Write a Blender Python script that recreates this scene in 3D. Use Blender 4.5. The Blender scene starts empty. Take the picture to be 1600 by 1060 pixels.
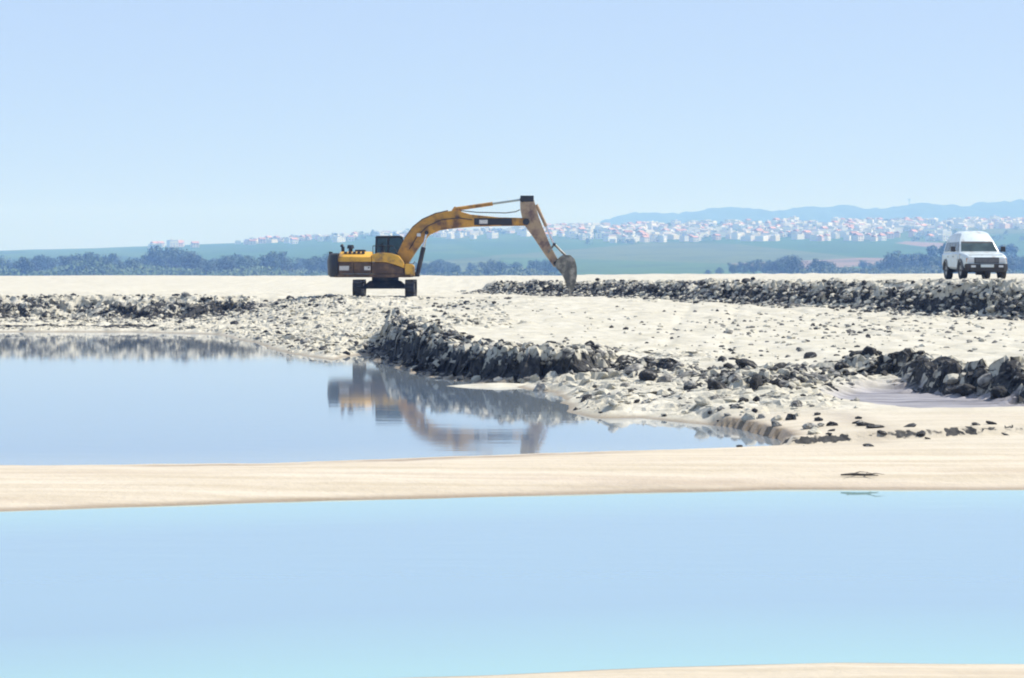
import bpy, bmesh, math, random
import numpy as np
from mathutils import Vector, Matrix, Euler

random.seed(11)
rng = np.random.default_rng(11)
scene = bpy.context.scene
COL = scene.collection
R = math.radians

# ------------------------------------------------------------------ camera, sky, sun, exposure
CAM_H = 2.87
F_PX = 3720.0                       # focal length in photograph pixels (1600 wide)
cam_d = bpy.data.cameras.new('camera')
cam_d.sensor_width = 36.0
cam_d.lens = F_PX / 1600.0 * 36.0
cam_d.shift_y = -105.0 / 1600.0
cam_d.clip_start = 0.5
cam_d.clip_end = 40000.0
cam = bpy.data.objects.new('camera', cam_d)
cam.location = (0, 0, CAM_H)
cam.rotation_euler = (R(90), 0, 0)
COL.objects.link(cam)
scene.camera = cam

SUN_AZ = R(72)                      # clockwise from the view direction: behind the scene, to the right
SUN_EL = R(50)
SUN_DIR = Vector((math.sin(SUN_AZ) * math.cos(SUN_EL), math.cos(SUN_AZ) * math.cos(SUN_EL), math.sin(SUN_EL)))
world = bpy.data.worlds.new('World')
scene.world = world
world.use_nodes = True
wn, wl = world.node_tree.nodes, world.node_tree.links
wn.clear()
sky = wn.new('ShaderNodeTexSky')
sky.sky_type = 'NISHITA'
sky.sun_disc = False
sky.sun_elevation = SUN_EL
sky.sun_rotation = SUN_AZ
sky.altitude = 0
sky.air_density = 0.6
sky.dust_density = 1.0
sky.ozone_density = 4.0
tint = wn.new('ShaderNodeMix')
tint.data_type = 'RGBA'; tint.blend_type = 'MULTIPLY'
tint.inputs['Factor'].default_value = 1.0
tint.inputs['B'].default_value = (0.94, 0.90, 1.07, 1)
bg = wn.new('ShaderNodeBackground')
bg.inputs['Strength'].default_value = 0.095
wo = wn.new('ShaderNodeOutputWorld')
wl.new(sky.outputs['Color'], tint.inputs['A'])
veil = wn.new('ShaderNodeMix')          # even milky summer veil over the whole sky
veil.data_type = 'RGBA'; veil.inputs['Factor'].default_value = 0.72
veil.inputs['B'].default_value = (3.5, 4.42, 6.0, 1)
wl.new(tint.outputs['Result'], veil.inputs['A'])
wl.new(veil.outputs['Result'], bg.inputs['Color'])
wl.new(bg.outputs['Background'], wo.inputs['Surface'])

sun_d = bpy.data.lights.new('sun', 'SUN')
sun_d.energy = 4.2
sun_d.angle = R(0.5)
sun_d.color = (1.0, 0.965, 0.91)
sun = bpy.data.objects.new('sun', sun_d)
sun.rotation_euler = SUN_DIR.to_track_quat('Z', 'Y').to_euler()
sun.location = (40, 60, 80)
COL.objects.link(sun)

scene.view_settings.view_transform = 'Standard'
scene.view_settings.look = 'None'
scene.view_settings.gamma = 1.0
scene.view_settings.use_curve_mapping = False
scene.view_settings.exposure = 0.61
scene.render.engine = 'CYCLES'
scene.cycles.use_denoising = True
scene.cycles.max_bounces = 6
scene.cycles.volume_bounces = 1
scene.cycles.filter_width = 2.0

HAZE_DENSITY = 0.00027
HAZE_COLOR = (0.24, 0.46, 1.0)

# ------------------------------------------------------------------ helpers
def tag(o, label=None, cat=None, group=None, kind=None):
    if label: o['label'] = label
    if cat: o['category'] = cat
    if group: o['group'] = group
    if kind: o['kind'] = kind
    return o

def link(o, parent=None):
    COL.objects.link(o)
    if parent: o.parent = parent
    return o

def empty(name, loc=(0, 0, 0), rz=0.0):
    o = bpy.data.objects.new(name, None)
    o.location = loc
    o.rotation_euler = (0, 0, rz)
    o.empty_display_size = 0.3
    return link(o)

class MB:
    """collects shapes, builds ONE mesh object"""
    def __init__(s): s.v = []; s.f = []; s.m = []; s.mi = 0
    def add(s, vs, fs):
        n = len(s.v); s.v += [tuple(v) for v in vs]
        for f in fs: s.f.append([i + n for i in f]); s.m.append(s.mi)
        return s
    def box(s, a, b):
        (x0, y0, z0), (x1, y1, z1) = a, b
        return s.add([(x0,y0,z0),(x1,y0,z0),(x1,y1,z0),(x0,y1,z0),(x0,y0,z1),(x1,y0,z1),(x1,y1,z1),(x0,y1,z1)],
                     [(3,2,1,0),(4,5,6,7),(0,1,5,4),(1,2,6,5),(2,3,7,6),(3,0,4,7)])
    def hexa(s, bottom, top):
        return s.add(list(bottom) + list(top), [(3,2,1,0),(4,5,6,7),(0,1,5,4),(1,2,6,5),(2,3,7,6),(3,0,4,7)])
    def prism_y(s, poly, y0, y1):
        n = len(poly)
        vs = [(x, y0, z) for x, z in poly] + [(x, y1, z) for x, z in poly]
        fs = [tuple(range(n)), tuple(range(2*n-1, n-1, -1))] + [((i+1) % n, i, i+n, (i+1) % n + n) for i in range(n)]
        return s.add(vs, fs)
    def strip_y(s, top, bot, wid):
        """plate-box between two edge lines (x,z), with a half width at each station"""
        vs = []
        for (t, b, w) in zip(top, bot, wid):
            vs += [(t[0], -w, t[1]), (t[0], w, t[1]), (b[0], w, b[1]), (b[0], -w, b[1])]
        fs = [(0,1,2,3)]
        n = len(top)
        for i in range(n-1):
            a, b = 4*i, 4*i+4
            for k in range(4):
                fs.append((a+k, b+k, b+(k+1) % 4, a+(k+1) % 4))
        fs.append((4*n-1, 4*n-2, 4*n-3, 4*n-4))
        return s.add(vs, fs)
    def tube(s, p, q, r, n=10, r2=None):
        p, q = Vector(p), Vector(q); r2 = r if r2 is None else r2
        d = (q-p).normalized()
        a = d.orthogonal().normalized(); b = d.cross(a)
        vs = []
        for k in range(n):
            t = 2*math.pi*k/n
            o = a*math.cos(t) + b*math.sin(t)
            vs += [p+o*r, q+o*r2]
        fs = [(2*k, (2*k+2) % (2*n), (2*k+3) % (2*n), 2*k+1) for k in range(n)]
        fs += [tuple(2*k for k in range(n-1, -1, -1)), tuple(2*k+1 for k in range(n))]
        return s.add(vs, fs)
    def path(s, pts, r, n=7):
        for a, b in zip(pts[:-1], pts[1:]): s.tube(a, b, r, n)
        return s
    def lathe_y(s, prof, c, n=24):
        """profile of (radius, y) spun about an axis along y through c"""
        vs = []; m = len(prof)
        for k in range(n):
            t = 2*math.pi*k/n
            for r, y in prof: vs.append((c[0]+r*math.cos(t), c[1]+y, c[2]+r*math.sin(t)))
        fs = []
        for k in range(n):
            for j in range(m-1):
                a = k*m+j; b = ((k+1) % n)*m+j
                fs.append((a, a+1, b+1, b))
        return s.add(vs, fs)
    def mesh(s, name, mats, bevel=0.0, smooth=False, seg=2):
        bm = bmesh.new()
        bv = [bm.verts.new(v) for v in s.v]
        for f, mi in zip(s.f, s.m):
            try:
                fc = bm.faces.new([bv[i] for i in f]); fc.material_index = mi
            except ValueError: pass
        bmesh.ops.recalc_face_normals(bm, faces=bm.faces)
        if bevel > 0:
            ed = [e for e in bm.edges if len(e.link_faces) == 2 and e.calc_face_angle(0) > 0.5]
            bmesh.ops.bevel(bm, geom=ed, offset=bevel, segments=seg, affect='EDGES', clamp_overlap=True, profile=0.5)
        me = bpy.data.meshes.new(name)
        bm.to_mesh(me); bm.free()
        for m in (mats if isinstance(mats, (list, tuple)) else [mats]): me.materials.append(m)
        if smooth:
            for p in me.polygons: p.use_smooth = True
            try: me.set_sharp_from_angle(angle=R(38))
            except Exception: pass
        return me
    def build(s, name, mats, parent=None, bevel=0.0, smooth=False, seg=2):
        return link(bpy.data.objects.new(name, s.mesh(name, mats, bevel, smooth, seg)), parent)

def copy_tree(o, parent=None):
    c = o.copy(); COL.objects.link(c); c.parent = parent
    for ch in list(o.children): copy_tree(ch, c)
    return c

# ------------------------------------------------------------------ materials
def mat(name, color, rough=0.7, metal=0.0, var=0.0, scale=3.0, dirt=None, dirt_amt=0.0, dirt_scale=2.0, bump=0.0, bump_scale=20.0, spec=0.5, per_object=0.0):
    m = bpy.data.materials.new(name); m.use_nodes = True
    nt = m.node_tree; N, L = nt.nodes, nt.links
    b = N['Principled BSDF']
    b.inputs['Roughness'].default_value = rough
    b.inputs['Metallic'].default_value = metal
    b.inputs['Specular IOR Level'].default_value = spec
    co = N.new('ShaderNodeTexCoord')
    out = None
    rgb = N.new('ShaderNodeRGB'); rgb.outputs[0].default_value = (*color, 1); out = rgb.outputs[0]
    if var:
        nz = N.new('ShaderNodeTexNoise'); nz.inputs['Scale'].default_value = scale; nz.inputs['Detail'].default_value = 6
        L.new(co.outputs['Object'], nz.inputs['Vector'])
        mr = N.new('ShaderNodeMapRange'); mr.inputs[1].default_value = 0.3; mr.inputs[2].default_value = 0.7
        mr.inputs[3].default_value = 1-var; mr.inputs[4].default_value = 1+var
        L.new(nz.outputs['Fac'], mr.inputs[0])
        mx = N.new('ShaderNodeMix'); mx.data_type = 'RGBA'; mx.blend_type = 'MULTIPLY'; mx.inputs['Factor'].default_value = 1
        L.new(out, mx.inputs['A']); L.new(mr.outputs[0], mx.inputs['B']); out = mx.outputs['Result']
    if per_object:
        oi = N.new('ShaderNodeObjectInfo')
        mr = N.new('ShaderNodeMapRange'); mr.inputs[3].default_value = 1-per_object; mr.inputs[4].default_value = 1+per_object
        L.new(oi.outputs['Random'], mr.inputs[0])
        mx = N.new('ShaderNodeMix'); mx.data_type = 'RGBA'; mx.blend_type = 'MULTIPLY'; mx.inputs['Factor'].default_value = 1
        L.new(out, mx.inputs['A']); L.new(mr.outputs[0], mx.inputs['B']); out = mx.outputs['Result']
    if dirt:
        nz = N.new('ShaderNodeTexNoise'); nz.inputs['Scale'].default_value = dirt_scale; nz.inputs['Detail'].default_value = 8
        nz.inputs['Roughness'].default_value = 0.65
        L.new(co.outputs['Object'], nz.inputs['Vector'])
        mr = N.new('ShaderNodeMapRange'); mr.inputs[1].default_value = 0.62-dirt_amt*0.35; mr.inputs[2].default_value = 0.70-dirt_amt*0.1
        L.new(nz.outputs['Fac'], mr.inputs[0])
        mx = N.new('ShaderNodeMix'); mx.data_type = 'RGBA'
        L.new(mr.outputs[0], mx.inputs['Factor']); L.new(out, mx.inputs['A']); mx.inputs['B'].default_value = (*dirt, 1); out = mx.outputs['Result']
    L.new(out, b.inputs['Base Color'])
    if bump:
        nz = N.new('ShaderNodeTexNoise'); nz.inputs['Scale'].default_value = bump_scale; nz.inputs['Detail'].default_value = 6
        L.new(co.outputs['Object'], nz.inputs['Vector'])
        bp = N.new('ShaderNodeBump'); bp.inputs['Strength'].default_value = bump; bp.inputs['Distance'].default_value = 0.05
        L.new(nz.outputs['Fac'], bp.inputs['Height']); L.new(bp.outputs['Normal'], b.inputs['Normal'])
    return m

M_yellow = mat('worn_yellow_paint', (0.70, 0.385, 0.04), 0.45, var=0.12, scale=1.5, dirt=(0.20, 0.12, 0.06), dirt_amt=0.35, dirt_scale=2.2)
M_boom = mat('weathered_boom_paint', (0.53, 0.265, 0.03), 0.5, var=0.2, scale=1.8, dirt=(0.13, 0.06, 0.03), dirt_amt=0.5, dirt_scale=1.6)
M_stick = mat('muddy_stick_paint', (0.46, 0.33, 0.20), 0.6, var=0.2, scale=2.0, dirt=(0.16, 0.10, 0.08), dirt_amt=0.55, dirt_scale=2.0)
M_brown = mat('brown_panel', (0.085, 0.044, 0.020), 0.55, var=0.25, scale=2.0, dirt=(0.20, 0.11, 0.045), dirt_amt=0.4)  # dark brown for the lower panels, platform and boom brackets
M_black = mat('black_steel', (0.018, 0.018, 0.020), 0.5, var=0.2, scale=3.0, dirt=(0.06, 0.05, 0.04), dirt_amt=0.3)
M_track = mat('track_steel', (0.014, 0.013, 0.013), 0.75, var=0.3, scale=4.0, dirt=(0.07, 0.06, 0.045), dirt_amt=0.15)
M_chrome = mat('polished_rod', (0.75, 0.75, 0.76), 0.15, metal=1.0)
M_bucket = mat('worn_bucket_steel', (0.12, 0.115, 0.095), 0.5, metal=0.3, var=0.25, scale=3, dirt=(0.44, 0.40, 0.33), dirt_amt=0.5, dirt_scale=2.5)
M_glass = mat('dark_glass', (0.02, 0.028, 0.03), 0.06)
def glass(name, tintc, fac):
    m = bpy.data.materials.new(name); m.use_nodes = True
    N, L = m.node_tree.nodes, m.node_tree.links; N.clear()
    o = N.new('ShaderNodeOutputMaterial'); t = N.new('ShaderNodeBsdfTransparent'); g = N.new('ShaderNodeBsdfGlossy'); x = N.new('ShaderNodeMixShader'); f = N.new('ShaderNodeFresnel')
    t.inputs['Color'].default_value = (*tintc, 1); g.inputs['Roughness'].default_value = .04; f.inputs['IOR'].default_value = 1.5
    L.new(f.outputs[0], x.inputs[0]); L.new(t.outputs[0], x.inputs[1]); L.new(g.outputs[0], x.inputs[2]); L.new(x.outputs[0], o.inputs['Surface'])
    return m
M_screen = mat('car_glass', (0.05, 0.075, 0.075), 0.08, var=.5, scale=2.2)
M_cabglass = glass('tinted_cab_glass', (.45, .5, .5), 1)
M_decal = mat('pale_decal', (0.62, 0.60, 0.58), 0.6, var=0.15, scale=9)
M_decal_black = mat('black_decal', (0.02, 0.02, 0.02), 0.5)
M_hose = mat('rubber_hose', (0.02, 0.02, 0.02), 0.6)
M_white = mat('white_car_paint', (0.60, 0.67, 0.69), 0.25, var=0.05, scale=2, dirt=(0.40, 0.37, 0.32), dirt_amt=0.22, dirt_scale=3)
M_grey_plastic = mat('grey_bumper_plastic', (0.12, 0.125, 0.13), 0.55, var=0.1, dirt=(0.30, 0.27, 0.22), dirt_amt=0.3)
M_tyre = mat('tyre_rubber', (0.02, 0.02, 0.02), 0.75, dirt=(0.12, 0.10, 0.08), dirt_amt=0.2)
M_rim = mat('wheel_rim', (0.42, 0.43, 0.44), 0.35, metal=0.7)
M_lamp = mat('headlight_glass', (0.62, 0.64, 0.66), 0.1)
M_amber = mat('amber_lens', (0.5, 0.2, 0.03), 0.2)
M_seat = mat('seat_fabric', (0.10, 0.13, 0.125), 0.8)

# ------------------------------------------------------------------ noise for the terrain
LAT = rng.random((256, 256)).astype(np.float32)
def vnoise(x, y):
    xi = np.floor(x).astype(np.int64); yi = np.floor(y).astype(np.int64)
    fx = (x-xi).astype(np.float32); fy = (y-yi).astype(np.float32)
    fx = fx*fx*(3-2*fx); fy = fy*fy*(3-2*fy)
    a = LAT[xi & 255, yi & 255]; b = LAT[(xi+1) & 255, yi & 255]
    c = LAT[xi & 255, (yi+1) & 255]; d = LAT[(xi+1) & 255, (yi+1) & 255]
    return (a*(1-fx)+b*fx)*(1-fy) + (c*(1-fx)+d*fx)*fy
def fbm(x, y, oct=4, gain=0.5):
    s = 0; a = 1; t = 0
    for k in range(oct):
        s = s + a*(vnoise(x*2**k+17.3*k, y*2**k+9.1*k)-0.5)*2; t += a; a *= gain
    return s/t
J1 = rng.random((256, 256)).astype(np.float32); J2 = rng.random((256, 256)).astype(np.float32); J3 = rng.random((256, 256)).astype(np.float32)
def cells(x, y):
    """nearest feature point: distance, second distance, random id, offset"""
    xi = np.floor(x).astype(np.int64); yi = np.floor(y).astype(np.int64)
    d1 = np.full(x.shape, 9.0, np.float32); d2 = d1.copy(); idr = np.zeros(x.shape, np.float32)
    ox = np.zeros(x.shape, np.float32); oy = np.zeros(x.shape, np.float32)
    for i in (-1, 0, 1):
        for j in (-1, 0, 1):
            a = (xi+i) & 255; b = (yi+j) & 255
            dx = (x-(xi+i+J1[a, b])).astype(np.float32); dy = (y-(yi+j+J2[a, b])).astype(np.float32)
            d = np.sqrt(dx*dx+dy*dy)
            near = d < d1
            d2 = np.where(near, d1, np.minimum(d2, d))
            idr = np.where(near, J3[a, b], idr); ox = np.where(near, dx, ox); oy = np.where(near, dy, oy)
            d1 = np.where(near, d, d1)
    return d1, d2, idr, ox, oy
def sstep(e0, e1, x):
    t = np.clip((x-e0)/(e1-e0), 0, 1); return t*t*(3-2*t)
def sdf(poly, x, y):
    """signed distance to a closed polygon, positive inside"""
    d = np.full(x.shape, 1e9, np.float32); inside = np.zeros(x.shape, bool)
    n = len(poly)
    for i in range(n):
        ax, ay = poly[i]; bx, by = poly[(i+1) % n]
        ex, ey = bx-ax, by-ay
        t = np.clip(((x-ax)*ex+(y-ay)*ey)/(ex*ex+ey*ey+1e-9), 0, 1)
        d = np.minimum(d, np.hypot(x-ax-t*ex, y-ay-t*ey))
        c = ((ay > y) != (by > y)) & (x < (bx-ax)*(y-ay)/(by-ay+1e-12)+ax)
        inside ^= c
    return np.where(inside, d, -d)

def P(px, py, z=0.0):
    """where a photograph point lies on level ground of height z"""
    d = F_PX*(CAM_H-z)/(py-425.0)
    return ((px-800.0)/F_PX*d, d)

FAR_POND = [(-70, 34.6), P(-300, 732), P(0, 730), P(400, 727), P(800, 712), P(1100, 703), P(1240, 697),
            P(1225, 688), P(1150, 668), P(1050, 659), P(1000, 653), P(930, 654), P(890, 645), P(872, 616), P(800, 604), P(690, 589),
            P(640, 573), P(575, 553), P(520, 563), P(450, 553), P(400, 537), P(340, 523), P(200, 519), P(0, 519), P(-300, 518), (-90, 116)]
NEAR_POND = [(-60, 28.0), P(-200, 804), P(0, 799), P(400, 786), P(800, 775), P(1200, 766), P(1600, 765), P(1800, 765), (60, 33),
             (60, 17.0), P(1900, 1046), P(1600, 1040), P(1300, 1037), P(1050, 1044), P(780, 1055), P(560, 1062), P(400, 1078), P(0, 1110), (-60, 15.0)]
PLATEAU = [P(575, 551), P(640, 571), P(690, 588), P(800, 602), P(885, 604), P(905, 592, .2), P(960, 583, .2), P(1000, 594, .2), P(1100, 598, .2),
           P(1190, 620, .2), P(1250, 614, .2), P(1320, 600, .2), P(1400, 600, .2), P(1470, 612, .2), P(1590, 624, .2), P(1720, 645, .2), (70, 36),
           (200, 40), (200, 800), (-200, 800), (-200, 128), (-60, 125), (-30, 123), (-14, 121), (-9.5, 117), (-7.6, 104)]
DIKE = [(-2.2, 136.0), (0.5, 129.5), (3.0, 124.2), (8.6, 107.0), (14.5, 91.5), (18.3, 86.0), (22, 81), (60, 50), (300, 40), (300, 900), (-300, 900), (-300, 240), (-60, 195), (-9, 165), (-4, 146)]
FORESHORE = [P(1130, 668), P(1235, 694, .1), P(1330, 691, .1), P(1600, 684, .1), (40, 41), (70, 40), (70, 70), (0, 75)]

def land(x, y):
    """height of the ground and its zone masks at world x, y"""
    wob = fbm(x*0.35, y*0.35, 3)*0.5
    wob2 = fbm(x*1.4+40, y*1.4, 3)*0.22
    sp = -sdf(FAR_POND, x, y); sn = -sdf(NEAR_POND, x, y)
    sp = sp + fbm(x*0.9+5, y*0.9, 3)*0.22*sstep(44, 55, y) + 0.03*fbm(x*2, y*2, 2); sn = sn + fbm(x*0.5, y*0.7+33, 3)*0.12
    s = np.minimum(sp, sn)
    bar = 1-sstep(42.0, 46.0, y-np.clip(x, 0, 8)*0.0)
    h_land = np.where(bar > 0.5, 0.17*(1-np.exp(-np.maximum(s, 0)/1.1)), 0)
    h_fs = 0.20*(1-np.exp(-np.maximum(s, 0)/1.2)) + 0.022*np.clip(s, 0, 12)
    h = h_land*bar + h_fs*(1-bar)
    h = np.where(s < 0, np.maximum(s*0.16, -0.7), h)
    # bottom beach
    beach = 1-sstep(17, 22, y)
    # lip between the bar and the foreshore
    sf = sdf(FORESHORE, x, y) + wob2*0.5
    lip = sstep(-0.06, 0.10, sf)*(s > 0)*(1-sstep(44, 50, y))
    h = h + 0.15*lip
    # mud flat in front of the right-hand scarp
    mudd = np.sqrt(((x-9.3-0.10*(y-51))/2.6)**2 + ((y-50.2)/5.6)**2) + 0.25*wob + 0.2*wob2
    mud = 1-sstep(0.8, 1.15, mudd)
    h = h*(1-mud) + (0.13+0.02*fbm(x*1.5, y*0.5, 2))*mud
    # plateau with its scarp
    sq = sdf(PLATEAU, x, y)
    scarp = sstep(-6.5, -4.0, x)*(1-sstep(92, 100, y))           # crisp cut on the right half
    leftbank = sstep(112, 119, y)*(1-sstep(-14, -9, x))
    soft = np.clip(1-scarp-leftbank, 0, 1)
    sq = sq + wob*0.9*scarp + wob2*1.2*scarp + leftbank*(wob*1.6+wob2*1.5)
    broken = scarp*sstep(2.0, 3.2, x)*(1-sstep(7.6, 8.6, x))*(1-sstep(70, 76, y))
    width = 0.45*scarp + 2.0*leftbank + 9.0*soft + broken*(2.2+1.6*fbm(x*0.45+5, y*0.2, 2))
    zp = 0.62 + 0.98*sstep(54, 116, y)**0.9 + 0.06*wob
    zp = zp - 0.10*broken
    zp = zp - 0.08*sstep(6, 9, x)*(1-sstep(56, 66, y))
    up = sstep(0, 1, (sq+0.15*scarp)/width)
    mud = mud*(1-sstep(0.0, 0.25, up))
    rim = np.exp(-((sq-0.9)/0.7)**2)*scarp*(0.16+0.2*fbm(x*0.6+8, y*0.6, 2))      # spoil heaped along the edge
    h = np.where(s > 0, h + up*np.maximum(zp-h, 0) + rim, h)
    padf = np.exp(-(((x+6.8)/6.5)**2+((y-121)/8.5)**2)**2)
    h = np.where(s > 0.3, h + padf*np.maximum(1.6+0.05*wob2-h, 0), h)
    # dike
    sd = sdf(DIKE, x, y)
    front = sstep(-6, -1, x)*(1-sstep(141, 150, y))
    sd = sd + front*(wob*1.0+wob2*1.2)
    wd = 1.7*front + 45.0*(1-front)
    zd = 2.30 + 0.16*sstep(2, 12, x) + 0.10*sstep(12, 20, x) + 0.05*wob + 0.12*np.exp(-((x-14)/12)**2-((y-190)/50)**2)
    upd = sstep(0, 1, (sd+0.5*front)/wd)
    h = h + upd*np.maximum(zd-h, 0)
    # fall to the plain far behind
    h = h*(1-sstep(330, 430, y)) + 0.2*sstep(330, 430, y)
    hl = np.exp(-((x+6)/7)**2-((y-99)/15)**2)*sstep(0.4, 2.5, s)*(1-0.8*padf)
    h = h + hl*(0.30*fbm(x*0.32+3, y*0.20+11, 3)+0.10*fbm(x*0.9, y*0.5, 2))
    nf = up*(1-upd)*sstep(2, 8, x)*sstep(66, 74, y)
    h = h + nf*0.16*np.maximum(0, fbm(x*0.35+9, y*0.16+5, 3))
    # ----- rubble
    r_sc = scarp*np.exp(-((sq-0.35)/0.95)**2)
    r_dk = front*np.exp(-((sd-0.35)/1.0)**2)
    r_lb = leftbank*np.exp(-((sq-0.9)/1.3)**2)
    patch = sstep(0.05, 0.4, fbm(x*0.22+31, y*0.16+3, 3))
    r_fs = (1-bar)*(1-up)*(s > 0.15)*(1-mud)*sstep(0.1, 0.5, s)*(1-0.85*sstep(5.5, 7.5, x)*(1-sstep(46, 50, y)))
    headland = np.exp(-((x+6)/6)**2-((y-98)/16)**2)
    r_top = up*(1-upd)*patch*(0.25+0.5*headland+0.6*np.exp(-((sq-2.5)/2.0)**2)*scarp+0.35*np.exp(-((sd+3.0)/2.2)**2)*front)
    rub = np.clip(np.maximum.reduce([r_sc, r_dk, r_lb, 0.75*r_fs, r_top, 0.36*headland*(s > 0.3)]), 0, 1)
    d1, d2, idr, ox, oy = cells(x*1.9+0.4*wob, y*1.5)
    e1, e2, idr2, px, py = cells(x*4.1, y*3.3+7)
    blk = (0.22*idr + 0.16*(idr-0.4)*ox - 0.20*idr*oy)*sstep(0.0, 0.22, d2-d1)
    blk2 = (0.10*idr2 + 0.10*(idr2-0.5)*px - 0.08*py)*sstep(0.0, 0.2, e2-e1)
    amp = (1-0.25*broken)*rub*(1.0*r_sc+0.7*r_lb+0.9*r_dk+0.62*(1-np.clip(r_sc+r_dk+r_lb, 0, 1)))
    h = h + amp*(blk + blk2*0.8) + (0.012+0.05*up)*fbm(x*1.9, y*1.1, 4)*sstep(0, 0.5, s)*(y < 300) + sstep(124, 140, y)*(0.16*fbm(x*0.09+4, y*0.05, 4)+0.10*fbm(x*0.5, y*0.15, 3))*(y < 400)
    for (rx, ra) in ((5.0, .10), (6.9, .10), (11.5, -.12), (13.3, -.12)):        # wheel ruts across the flat
        h = h - 0.05*np.exp(-((x-rx-ra*(y-75)-0.4*wob)/0.22)**2)*up*(1-upd)*sstep(60, 64, y)
    # ----- colour zones: dark silt with bank shade painted in, peach sand, wet
    spk = np.where(idr2 > 0.52, 1.0, 0.0)*0.5 + np.where(idr > 0.5, 1.0, 0.0)*0.5
    cut = scarp*np.exp(-((sq+0.07)/0.32)**2)*sstep(-6, -4.5, x)                      # dark cut layer, shade of the face painted in
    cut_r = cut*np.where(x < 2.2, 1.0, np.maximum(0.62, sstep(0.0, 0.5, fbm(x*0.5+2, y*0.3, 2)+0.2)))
    facedk = front*np.exp(-((sd-0.05)/0.75)**2)  # dike face: dark mud plus its shade, painted as colour
    facelb = leftbank*np.exp(-((sq-0.7)/0.9)**2)*sstep(-0.25, 0.2, fbm(x*0.18+3, y*0.1, 2)+0.1)  # far bank face: dark soil, its shade painted in too
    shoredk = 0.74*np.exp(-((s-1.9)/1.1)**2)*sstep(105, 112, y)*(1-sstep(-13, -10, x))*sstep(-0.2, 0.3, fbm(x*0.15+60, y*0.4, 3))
    cut_r = cut_r*(1-broken) + broken*1.0*np.exp(-((sq-0.5-0.9*fbm(x*0.6, y*0.3+8, 2))/0.55)**2)*sstep(-.15, .15, fbm(x*0.55+2, y*0.25, 3))*0.85  # dark pockets along the broken edge: silt and painted shadow
    lip_shade = 0.60*np.exp(-((sf-0.02)/0.10)**2)*(s > 0.2)*(1-sstep(42, 46, y))  # shade of the lip's small step, painted dark
    sc_r = 0.74*scarp*np.exp(-((sq-0.2)/0.6)**2)*sstep(8.3, 9.2, x)*(1-sstep(62, 66, y))  # right-hand scarp: dark silt with painted face shade
    dark = np.maximum.reduce([lip_shade, sc_r, cut_r*0.95, facedk*0.64, facelb*0.66, 0.36*rub*(1-mud), shoredk])
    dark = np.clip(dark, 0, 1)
    peach = np.clip(np.maximum(bar, 0.35*sstep(5, 8, x)*(1-sstep(44, 52, y)))*(1-0.35*sstep(34, 39, y)*sstep(2, 7, x)), 0, 1)
    wet = np.clip((1-sstep(0.02, 0.30, s+0.1*wob2))*(y < 130), 0, 1)
    wet = np.maximum(wet, 0.0)
    swash = np.clip(bar*(y > 24)*np.maximum(np.exp(-((sp-1.5-0.5*wob)/0.35)**2)*sstep(-.35, .25, fbm(x*0.25, y*0.2+70, 3)), 0.8*np.exp(-((sn-0.45)/0.30)**2)*sstep(-.2, .3, fbm(x*0.3+20, y*0.2, 3))), 0, 1)
    return h, dark, peach, wet, mud, rub, swash

def spaced(stops):
    """coordinates with the given spacing between stops [(from, to, step), ...]"""
    out = []
    for a, b, st in stops:
        n = max(1, int(round((b-a)/st))); out += list(np.linspace(a, b, n, endpoint=False))
    return np.array(out + [stops[-1][1]])
GX = np.concatenate([-np.geomspace(40, 900, 22)[::-1], spaced([(-39, -27, .4), (-27, 27, .095), (27, 39, .4)]), np.geomspace(40, 900, 22)])
GY = np.concatenate([spaced([(8, 14, .4), (14, 33, .12), (33, 45, .10), (45, 70, .085), (70, 100, .105), (100, 142, .14), (142, 160, .6), (160, 440, 6)]), np.geomspace(460, 1300, 12)])

def grid_mesh(name, gx, gy, Z, material, masks=None, jig=None, rough=None):
    nx, ny = len(gx), len(gy)
    X, Y = np.meshgrid(gx, gy)
    co = np.stack([X, Y, Z], -1).astype(np.float32)
    if jig is not None: co = co + jig
    co = co.reshape(-1, 3)
    i = np.arange(nx*ny).reshape(ny, nx)
    q = np.stack([i[:-1, :-1], i[:-1, 1:], i[1:, 1:], i[1:, :-1]], -1).reshape(-1, 4)
    me = bpy.data.meshes.new(name)
    me.vertices.add(len(co)); me.vertices.foreach_set('co', co.ravel())
    me.loops.add(q.size); me.loops.foreach_set('vertex_index', q.ravel().astype(np.int32))
    me.polygons.add(len(q)); me.polygons.foreach_set('loop_start', np.arange(0, q.size, 4, dtype=np.int32))
    sm = np.ones(len(q), bool) if rough is None else (rough[:-1, :-1] < 0.42).ravel()
    me.polygons.foreach_set('use_smooth', sm)
    me.update(calc_edges=True); me.validate()
    if masks:
        for k, v in masks.items():
            at = me.attributes.new(k, 'FLOAT', 'POINT'); at.data.foreach_set('value', np.asarray(v, np.float32).ravel())
    me.materials.append(material)
    o = bpy.data.objects.new(name, me)
    return link(o)

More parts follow.
